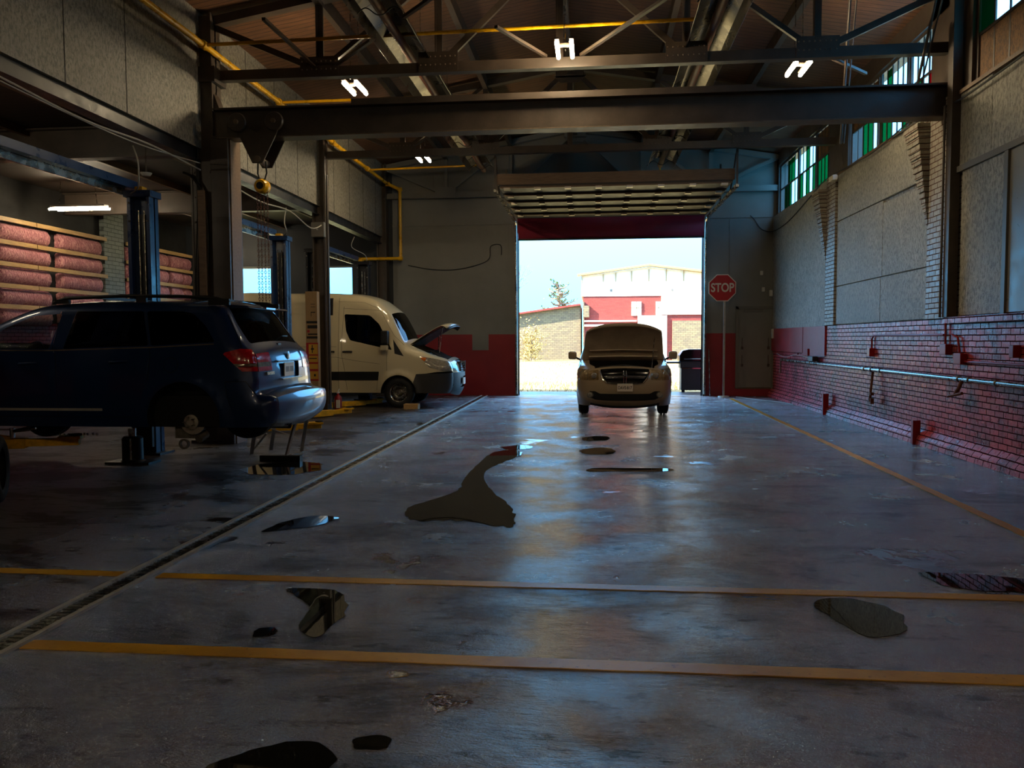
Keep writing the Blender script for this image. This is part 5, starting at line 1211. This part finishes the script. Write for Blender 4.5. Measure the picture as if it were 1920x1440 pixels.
# ------------------------------------------------------------------ champagne minivan facing the viewer
L = 5.1
mv = thing('minivan', 'champagne minivan facing the viewer in the open doorway with its hood up', 'car', (.64, 16.35+L, 0), -pi/2)
P = [(.12, .24), (.03, .34), (.0, .5), (.0, .64), (.03, .80), (.08, .95), (.18, 1.0), (.6, 1.09), (1.05, 1.16), (1.5, 1.42), (1.95, 1.64), (2.4, 1.73), (3.2, 1.75), (4.5, 1.72), (4.92, 1.66), (5.02, 1.3), (5.08, .9), (5.1, .5), (5.06, .3)]
sil = [(L-d, z) for d, z in P]
c = Car(sil, 1.95, 1.1, .28, [(L, .5, .55, .26), (L-.08, .95, .45, .22), (L-.6, 1.09, .15, .1), (L-1.5, 1.42, .12, .07), (3, 1.75, .16, .15), (.1, 1.5, .2, .14), (0, .6, .3, .18)], [(L-.95, .33), (.95, .33)], .39, .24, .03, .015)
D = lambda l: [(L-d, z) for d, z in l]
sr = [('lamp', dens(rounded(D([(.55, .985), (-.1, .985), (-.1, .76), (.22, .77), (.48, .9)]), .03))), ('gap', ribbon(dens(D([(1.32, 1.1), (1.3, .28)]), .2, False))), ('gap', ribbon(dens(D([(2.4, 1.62), (2.42, .28)]), .2, False))),
      ('win', dens(rounded(D([(1.45, 1.12), (2.35, 1.12), (2.35, 1.62), (2.05, 1.58), (1.75, 1.4)]), .03))), ('win', dens(rounded(D([(2.48, 1.12), (3.5, 1.12), (3.5, 1.62), (2.48, 1.63)]), .03))), ('win', dens(rounded(D([(3.6, 1.12), (4.7, 1.15), (4.6, 1.6), (3.6, 1.62)]), .03)))]
S1 = c.sides(sr, {'win': -.006, 'gap': -.006, 'lamp': .006})
def vv(l): return [c.V(L-d, z, y) for d, z, y in l]
rg = [('hole', dens(vv([(.12, .99, -.60), (1.0, 1.15, -.72), (1.0, 1.15, .72), (.12, .99, .60)]))),
      ('grille', dens(rounded(vv([(.09, .975, -.50), (.09, .975, .50), (.03, .78, .44), (.01, .69, .34), (.01, .69, -.34), (.03, .78, -.44)]), .04))),
      ('lamp', dens(rounded(vv([(.09, .965, .53), (.09, .975, 3), (.02, .76, 3), (.02, .76, .52)]), .03))), ('lamp', dens(rounded(vv([(.09, .975, -3), (.09, .965, -.53), (.02, .76, -.52), (.02, .76, -3)]), .03))),
      ('lower', dens(rounded(vv([(.0, .56, -3), (.0, .56, -.60), (.0, .51, -.5), (.0, .51, .5), (.0, .56, .60), (.0, .56, 3), (.01, .42, 3), (.01, .39, .6), (.01, .39, -.6), (.01, .42, -3)]), .02))),
      ('lip', dens(vv([(.06, .305, -3), (.06, .305, 3), (.12, .24, 3), (.12, .24, -3)]))),
      ('windshield', dens(rounded(vv([(1.1, 1.2, -.76), (1.9, 1.6, -.64), (1.9, 1.6, .64), (1.1, 1.2, .76)]), .06)))]
S2 = c.strip(rg, [(L, .6, .10), (L-.6, 1.09, .03), (L-1.5, 1.4, .08), (3, 1.7, .03), (0, 1, .05)], {'windshield': -.006, 'grille': -.05, 'lower': -.04, 'lip': -.02, 'lamp': .004, 'gap': -.005}, ('hole',))
weld('body_shell', g2('body'), 'minipaint', mv); weld('grille', [S2[('grille', 0)]], 'blackgloss', mv); weld('lower_intake', [S2[('lower', 0)]], 'black', mv); weld('chin_spoiler', [S2[('lip', 0)]], 'black', mv)
weld('windshield', [S2[('windshield', 0)]], 'glass_dark', mv); weld('panel_gaps', g2('gap'), 'black', mv, smooth=False)
M['lamp_amber'] = mat('hazed amber headlamp', '8a7452', .15, .3, .35, 18, 0, 40, .8)
for sd in (1, -1):
    weld('headlight', [S1[('lamp', sd)]]+[(v, [q for q in f if v[q[0]][1]*sd > 0]) for v, f in [S2[('lamp', 0)]]], 'lamp_amber', mv)
    MB().lathe([(.001, .02), (.045, .015), (.06, 0)], 20, 'X', (L+.02, sd*.62, .86)).build('lamp_reflector', 'lensclear', mv, smooth=True)
    weld('window', [S1[('win', sd)]], 'glass_dark', mv)
    MB().lathe([(.001, .025), (.05, .02), (.058, 0), (.07, -.01)], 20, 'X', (L-.01, sd*.70, .47)).build('fog_light', 'lensclear', mv, smooth=True)
    m_ = MB().box((L-1.42, sd*1.0, 1.16), (L-1.28, sd*1.18, 1.33)).build('door_mirror', 'minipaint', mv, bevel=.035); MB().bar((L-1.36, sd*.9, 1.14), (L-1.36, sd*1.02, 1.2), .06, .04).build('mirror_arm', 'black', m_)
# chrome cross grille
b = MB(); X0 = L+.052
b.tube([(X0, -.42, .845), (X0+.04, 0, .85), (X0, .42, .845)], .009, 8); b.tube([(X0-.01, -.40, .815), (X0+.035, 0, .82), (X0-.01, .40, .815)], .006, 8)
for y in (-.022, .022): b.tube([(X0-.0, y, .96), (X0+.045, y*1.2, .85), (X0+.035, y, .71)], .010, 8)
for y in (-.032, .032): b.tube([(X0+.05, 0, .86), (X0+.048, y*1.6, .89)], .012, 8)
b.build('grille_cross', 'chrome', mv, smooth=True)
b = MB()
for sd in (1, -1): b.tube([(L+.02, sd*.50, .95), (L+.055, sd*.46, .80), (L+.085, sd*.38, .715), (L+.10, sd*.25, .695), (L+.11, 0, .69)], .008, 8)
b.build('grille_surround', 'chrome', mv, smooth=True)
pl = box((L+.115, -.155, .545), (L+.13, .155, .70)).build('license_plate', 'signwhite', mv, bevel=.003)
text('plate_number', 'DAVS·817', .088, 'ink', pl, (L+.1315, 0, .618), (pi/2, 0, pi/2), .0006, .74, .0015)
arch_liners(mv, c)
box((.2, -.78, .24), (L-.25, .78, .32)).build('underbody', 'black', mv)
box((L-1.05, -.66, .4), (L-.14, .66, .80)).build('engine_bay', 'black', mv)
for k in range(14):
    x = L-random.uniform(.25, .9); y = random.uniform(-.6, .45); s_ = random.uniform(.05, .12); zt = .9+.16*random.random()
    box((x-s_, y, .7), (x+s_, y+s_*2.2, zt)).build(('engine_cover', 'battery', 'fluid_tank')[k % 3] if k < 3 else 'engine_block', ('darkmetal', 'black', 'darkmetal')[k % 3], mv, bevel=.015)
b = MB(); b.tube([(L-.2, -.55, .98), (L-.17, 0, 1.0), (L-.2, .55, .98)], .02, 8); b.tube([(L-.5, -.5, 1.0), (L-.4, 0, 1.05), (L-.5, .4, 1.0)], .03, 8); b.build('engine_hoses', 'black', mv, smooth=True)
box((L-.13, -.06, .95), (L-.08, .06, 1.02)).build('hood_latch', 'darkmetal', mv, bevel=.01)
M['hood_under'] = mat('brown hood underside lightened for haze', 'ab9880', .55, 0, .15, 3)  # brown lightened to stand in for the haze at the doorway
h, pt = hood_panel(mv, (L-1.02, 1.15), (L-.50, 1.93), .86, .78, .05, 'minipaint', 'hood_under', .02, .03, cornercut=.2)
b = MB(); b.tube([pt(.12, -.85, -.05), pt(.14, 0, -.065), pt(.12, .85, -.05)], .018, 8); b.tube([pt(.28, -.85, -.05), pt(.30, 0, -.06), pt(.28, .85, -.05)], .012, 8); b.build('hood_ribs', 'hood_under', h, smooth=True)
MB().tube([(L-.2, .55, .98), pt(.7, .8, -.05)], .007, 6).build('hood_prop', 'galv', mv)
for sd in (1, -1):
    for wx in (L-.95, .95): wheel(mv, (wx, sd*.84, .33), .33, .22, .2, 'galv', 5, 'wheel', 0, sd)

# ------------------------------------------------------------------ floor markings, drain, puddles
def strip_line(p, q, w, lab, th=.004):
    d = Vector(q)-Vector(p); n = Vector((-d.y, d.x)).normalized()*w/2; vs = []; k = int(d.length/.12)
    L_ = []; R_ = []
    for i in range(k+1):
        c_ = Vector(p)+d*i/k; j1 = random.uniform(-.004, .004); j2 = random.uniform(-.004, .004)
        L_.append(c_+n*(1+j1/w*2)); R_.append(c_-n*(1+j2/w*2))
    V_ = [(a.x, a.y, th) for a in L_]+[(a.x, a.y, th) for a in R_]+[(a.x, a.y, 0) for a in L_]+[(a.x, a.y, 0) for a in R_]; m_ = k+1
    F_ = [(i, i+1, m_+i+1, m_+i) for i in range(k)]+[(2*m_+i, 2*m_+i+1, i+1, i) for i in range(k)]+[(m_+i, m_+i+1, 3*m_+i+1, 3*m_+i) for i in range(k)]
    o = MB().add(V_, F_).build('floor_line', 'line', fix=False); tag(o, lab, 'floor marking', 'yellow floor lines'); return o
strip_line((3.46, 4.2), (3.66, 21.8), .10, 'yellow painted line running along the brick wall towards the stop sign')
strip_line((-2.98, 3.87), (3.6, 3.87), .115, 'thick yellow line across the floor nearest the viewer')
strip_line((-2.95, 5.12), (3.7, 5.12), .10, 'second yellow line across the floor, right of the drain')
strip_line((-5.2, 5.14), (-3.22, 5.13), .10, 'short yellow line across the floor left of the drain')
t = thing('floor_drain', 'long steel trench drain running from the lower left to the back wall', 'drain', (-3.09, 2.5, 0))
MB().box((-.10, 0, 0), (-.065, 20.1, .018)).box((.065, 0, 0), (.10, 20.1, .018)).build('drain_frame', 'silver', t)
b = MB()
for k in range(400): b.box((-.062, k*.05, .001), (.062, k*.05+.028, .006))
b.build('grate', 'galv', t)
def puddle(pts_, lab):
    c0 = Vector((sum(p[0] for p in pts_)/len(pts_), sum(p[1] for p in pts_)/len(pts_)))
    sz = max(abs(p[0]-c0.x)+abs(p[1]-c0.y) for p in pts_); st = min(.06, sz/8)
    Q = catmull([pts_[-1]]+pts_+[pts_[0], pts_[1]], st); n1 = max(1, int(round(sqrt((pts_[-1][0]-pts_[0][0])**2+(pts_[-1][1]-pts_[0][1])**2)/st))); n2 = max(1, int(round(sqrt((pts_[1][0]-pts_[0][0])**2+(pts_[1][1]-pts_[0][1])**2)/st))); Q = Q[n1:-(n2+1)]
    Q = [(c0.x+(x-c0.x)*(1+.06*sin(7*atan2(y-c0.y, x-c0.x)+c0.x)+random.uniform(-.03, .03)), c0.y+(y-c0.y)*(1+.06*sin(5*atan2(y-c0.y, x-c0.x))+random.uniform(-.03, .03))) for x, y in Q]
    o = MB().prism([(x-c0.x, y-c0.y) for x, y in Q], 'Z', 0, .0025).build('puddle', 'water', None, (c0.x, c0.y, 0.0005)); tag(o, lab, 'puddle', 'puddles of water on the floor')
puddle([(-1.62, 6.9), (-1.2, 6.85), (-.75, 6.7), (-.72, 7.3), (-.85, 7.85), (-1.05, 8.3), (-1.3, 9.5), (-1.05, 11.2), (-1.25, 11.3), (-1.5, 9.6), (-1.45, 8.2), (-1.75, 7.4)], 'large dark puddle at the left edge of the bright reflection')
puddle([(-.15, 11.6), (.2, 11.8), (.3, 11.3), (.1, 11.1), (-.12, 11.2)], 'oval puddle in front of the minivan')
puddle([(-.13, 13.1), (.22, 13.2), (.2, 12.7), (-.1, 12.6)], 'narrow puddle nearest the minivan')
puddle([(1.35, 4.98), (1.6, 5.0), (1.76, 4.85), (1.7, 4.5), (1.5, 4.35), (1.38, 4.6)], 'puddle right of the bright reflection beyond the nearest yellow line')
puddle([(-1.95, 4.95), (-1.6, 4.85), (-1.45, 4.5), (-1.5, 4.1), (-1.62, 4.2), (-1.7, 4.6)], 'dark puddle left of centre between the two cross lines')
puddle([(-1.85, 4.2), (-1.76, 4.22), (-1.73, 4.12), (-1.82, 4.08)], 'tiny puddle reflecting a lamp just beyond the nearest line')
puddle([(-3.9, 9.1), (-3.4, 9.4), (-3.6, 10.1), (-4.2, 10.0), (-4.35, 9.5)], 'puddle under the silver stand behind the blue car')
puddle([(-1.3, 2.95), (-1.05, 3.0), (-.98, 2.75), (-1.2, 2.6), (-1.45, 2.7)], 'dark puddle at the bottom edge of the photo left of centre')
puddle([(-.95, 3.05), (-.82, 3.08), (-.8, 3.0), (-.93, 2.98)], 'tiny round puddle near the bottom edge')
puddle([(2.2, 5.6), (2.9, 5.5), (3.0, 5.1+.25), (2.3, 5.3)], 'thin puddle by the right end of the second cross line')
puddle([(-2.75, 6.4), (-2.4, 6.6), (-2.3, 7.0), (-2.6, 6.95)], 'small puddle just right of the drain')
puddle([(-.05, 9.85), (.6, 9.95), (.95, 9.9), (.9, 9.75), (.4, 9.7), (-.1, 9.68)], 'thin streak of water in the bright reflection')
puddle([(-1.35, 11.8), (-1.0, 12.0), (-.9, 11.7), (-1.2, 11.5)], 'small red-tinted puddle left of the bright reflection')

# ------------------------------------------------------------------ outside
struct(MB().box((-60, YB+.25, -.32), (70, 140, -.02)).build('ground', 'ground'), 'sunlit dry grass yard')
struct(MB().box((-14, YB+.25, -.3), (14, YB+1.7, .0)).build('path', 'asphalt'), 'apron outside the door, dark tone standing in for shade')
GX = 62.0
M['whitewall'] = mat('white rendered wall', 'e4dccb', .8, 0, .05, 2)
M['stucco'] = brick_mat('pale stone wall', '857759', '6f6350', '4c4434', 'X', .9, bw=.35, bh=.14)
M['brickX'] = brick_mat('sunlit red brick', '8e352c', '7c2c26', '6a4238', 'X', .8, bw=.4, bh=.12)
M['roofedge'] = mat('tan roof edge', 'a08658', .7)
t = thing('far_building', 'gabled red brick and white building across the sunny yard', 'building', (0, GX, -.02))
MB().prism([(-.9, 4.9), (-.9, 6.45), (4.23, 7.1), (8.6, 6.55), (12, 6.1), (12, 4.9)], 'Y', 0, 12).build('gable_wall', 'whitewall', t)
MB().box((-.75, .05, 0), (12, 12, 4.9)).build('brick_wall', 'brickX', t)
MB().box((5.17, -.06, 3.46), (12, .1, 4.9)).build('white_panel', 'whitewall', t)
MB().box((3.4, -.08, 0), (5.6, .0, 3.40)).build('white_shed_face', 'whitewall', t)
MB().box((6.0, -.1, 0), (12, 0, 3.0)).build('stone_wall', 'stucco', t)
b = MB(); b.bar((-1.2, -.25, 6.5), (4.23, -.25, 7.2), .7, .16); b.bar((4.23, -.25, 7.2), (12, -.25, 6.2), .7, .16); b.build('roof_edge', 'roofedge', t)
for x in (-.9, .75, 1.7, 2.9, 4.2, 5.5, 6.8): MB().box((x, -.12, 6.0 if x > 0 else 5.7), (x+.05, 0, 6.5+.1*x if x < 4 else 6.9)).build('bracket', 'roofedge', t)
for x, w_ in ((2.92, .75), (4.75, .42)):
    f = MB().box((x, -.03, 3.4), (x+w_, .04, 4.46)).build('window', 'signwhite', t); MB().box((x, -.05, 3.98), (x+w_, -.03, 4.02)).box((x+w_/2-.02, -.05, 3.4), (x+w_/2+.02, -.03, 4.46)).build('window_bar', 'stucco', f)
MB().box((-.7, -.12, 2.95), (3.3, .0, 3.06)).box((-.7, -.1, 2.6), (2.7, .0, 2.75)).build('pipe_band', 'signwhite', t)
MB().box((-.72, -.2, 3.3), (-.3, .1, 4.2)).box((-.78, -.12, 0), (-.68, .05, 4.5)).build('downpipe', 'stucco', t)
for x in (1.3, 5.9): MB().box((x, -.1, 5.25), (x+.15, 0, 5.42)).build('wall_lamp', 'greybox', t)
t = thing('yard_wall', 'low pale block building with sloping red coping left of the far building', 'building', (0, GX, -.02))
MB().prism([(-14, 0), (-.95, 0), (-.95, 4.25), (-2.75, 4.05), (-5.6, 3.6), (-14, 2.5)], 'Y', .3, 8).build('wall_face', 'stucco', t)
MB().bar((-14, .2, 2.5), (-.95, .2, 4.3), .5, .14).build('coping', 'brickX', t)
def foliage(n, R3, c0, s_, seed, flat=1):
    r = random.Random(seed); b = MB()
    for _ in range(n):
        p = Vector((r.gauss(0, R3[0]), r.gauss(0, R3[1]), r.gauss(0, R3[2])))+Vector(c0); a = Vector((r.uniform(-1, 1), r.uniform(-1, 1), r.uniform(-1, 1))).normalized()*s_; c_ = a.orthogonal().normalized()*s_*.5
        b.add([p-a, p+c_, p+a, p-c_], [(0, 1, 2, 3)])
    return b
M['bark'] = mat('grey bark', '6a5a4a', .9); M['needles'] = mat('pale conifer green', '4e5a22', .8, 0, .3, 4); M['shrub'] = mat('dry shrub', 'a0884a', .9, 0, .3, 4)
t = thing('conifer_tree', 'spiky conifer tree rising behind the pale yard wall', 'tree', (-3.2, 72, 0))
MB().tube([(0, 0, 0), (0.1, 0, 3.5), (.35, 0, 6.8)], [.25, .15, .03], 8).build('trunk', 'bark', t, smooth=True)
b = MB(); fo = MB(); r = random.Random(5)
for k in range(26):
    z = 3.6+k*.115; a = r.uniform(0, 2*pi); ln = 1.9*(1-(z-3.4)/4.2)+.25; q = (ln*cos(a)+.2, ln*sin(a)*.6, z+.35); b.tube([(0.15, 0, z), (q[0]*.6, q[1]*.6, z+.05), q], [.09, .06, .03], 5)
    for j in range(16):
        u = r.uniform(.25, 1); p = Vector((.15+(q[0]-.15)*u, q[1]*u, z+.35*u*u)); d_ = Vector((r.uniform(-.2, .2), r.uniform(-.1, .1), r.uniform(-.03, .22))); fo.add([p, p+d_+Vector((.07, 0, 0)), p+d_*1.3, p+d_-Vector((.07, 0, .05))], [(0, 1, 2, 3)])
b.build('branches', 'bark', t); fo.build('needles', 'needles', t)
t = thing('bare_tree', 'leafless twiggy tree at the left edge of the door opening', 'tree', (-7.6, 66, 0))
b = MB(); r = random.Random(3)
def grow(p, d_, ln, rad, lv):
    q = p+d_*ln; b.tube([p, q], [rad, rad*.65], 5)
    if lv == 0: return
    for _ in range(3):
        nd = (d_+Vector((r.uniform(-.6, .6), r.uniform(-.5, .5), r.uniform(-.1, .5)))).normalized(); grow(q, nd, ln*r.uniform(.6, .85), rad*.6, lv-1)
grow(Vector((0, 0, 0)), Vector((.1, 0, 1)).normalized(), 2.6, .12, 5)
b.build('branches', 'bark', t)
t = thing('dry_shrub', 'tall dry yellowish shrub against the pale yard wall', 'shrub', (-4.6, 59.5, 0)); foliage(900, (.45, .3, .8), (0, 0, 1.1), .09, 11).build('foliage', 'shrub', t); MB().tube([(0, 0, 0), (.1, 0, 1.6)], .05, 6).build('stem', 'bark', t)
g = MB(); r = random.Random(9)
for _ in range(2600):
    x = r.uniform(-7, 6); y = r.choice((r.uniform(24.4, 30), r.uniform(24.4, 58))); h = r.uniform(.03, .10)
    if 2.0 < x < 4.1 and y < 25.2: continue
    g.add([(x-.01, y, -.02), (x+.01, y, -.02), (x+r.uniform(-.04, .04), y+r.uniform(-.02, .02), h)], [(0, 1, 2)])
tag(g.build('grass_tufts', 'shrub', fix=False), 'short dry grass growing over the yard', 'grass', kind='stuff')
t = thing('barbecue_grill', 'black barbecue grill with side shelf standing just outside the door', 'grill', (2.85, 24.6, 0))
hood = [(0.02, .93)]+[(0.04+.5-.5*cos(a)*1.0, .93+.36*sin(a)) for a in np.linspace(.25, pi-.25, 12)]+[(1.02, .93)]
MB().prism([(-.28, .92), (-.28, 1.1), (-.18, 1.25), (.0, 1.29), (.55, 1.29), (.7, 1.2), (.75, 1.05), (.75, .92)], 'Y', -.28, .28).build('grill_lid', 'blackgloss', t, bevel=.02)
box((-.25, -.26, .72), (.72, .26, .92)).build('firebox', 'black', t, bevel=.01); box((-.78, -.24, .86), (-.26, .24, .91)).build('side_shelf', 'black', t, bevel=.01); box((.73, -.24, .86), (1.2, .24, .91)).build('side_shelf', 'black', t, bevel=.01)
box((-.22, -.24, .06), (.69, .24, .72)).build('cabinet', 'black', t, bevel=.01); MB().tube([(-.15, -.33, 1.0), (.62, -.33, 1.0)], .014, 8).build('lid_handle', 'chrome', t, smooth=True)
box((-.2, -.26, .70), (.68, -.24, .74)).build('trim_bar', 'chrome', t)
for dx in (-.15, .6): MB().lathe([(.001, -.02), (.05, -.02), (.05, .02), (.001, .02)], 14, 'Y', (dx, -.15, .03)).build('caster', 'rubber', t, smooth=True)
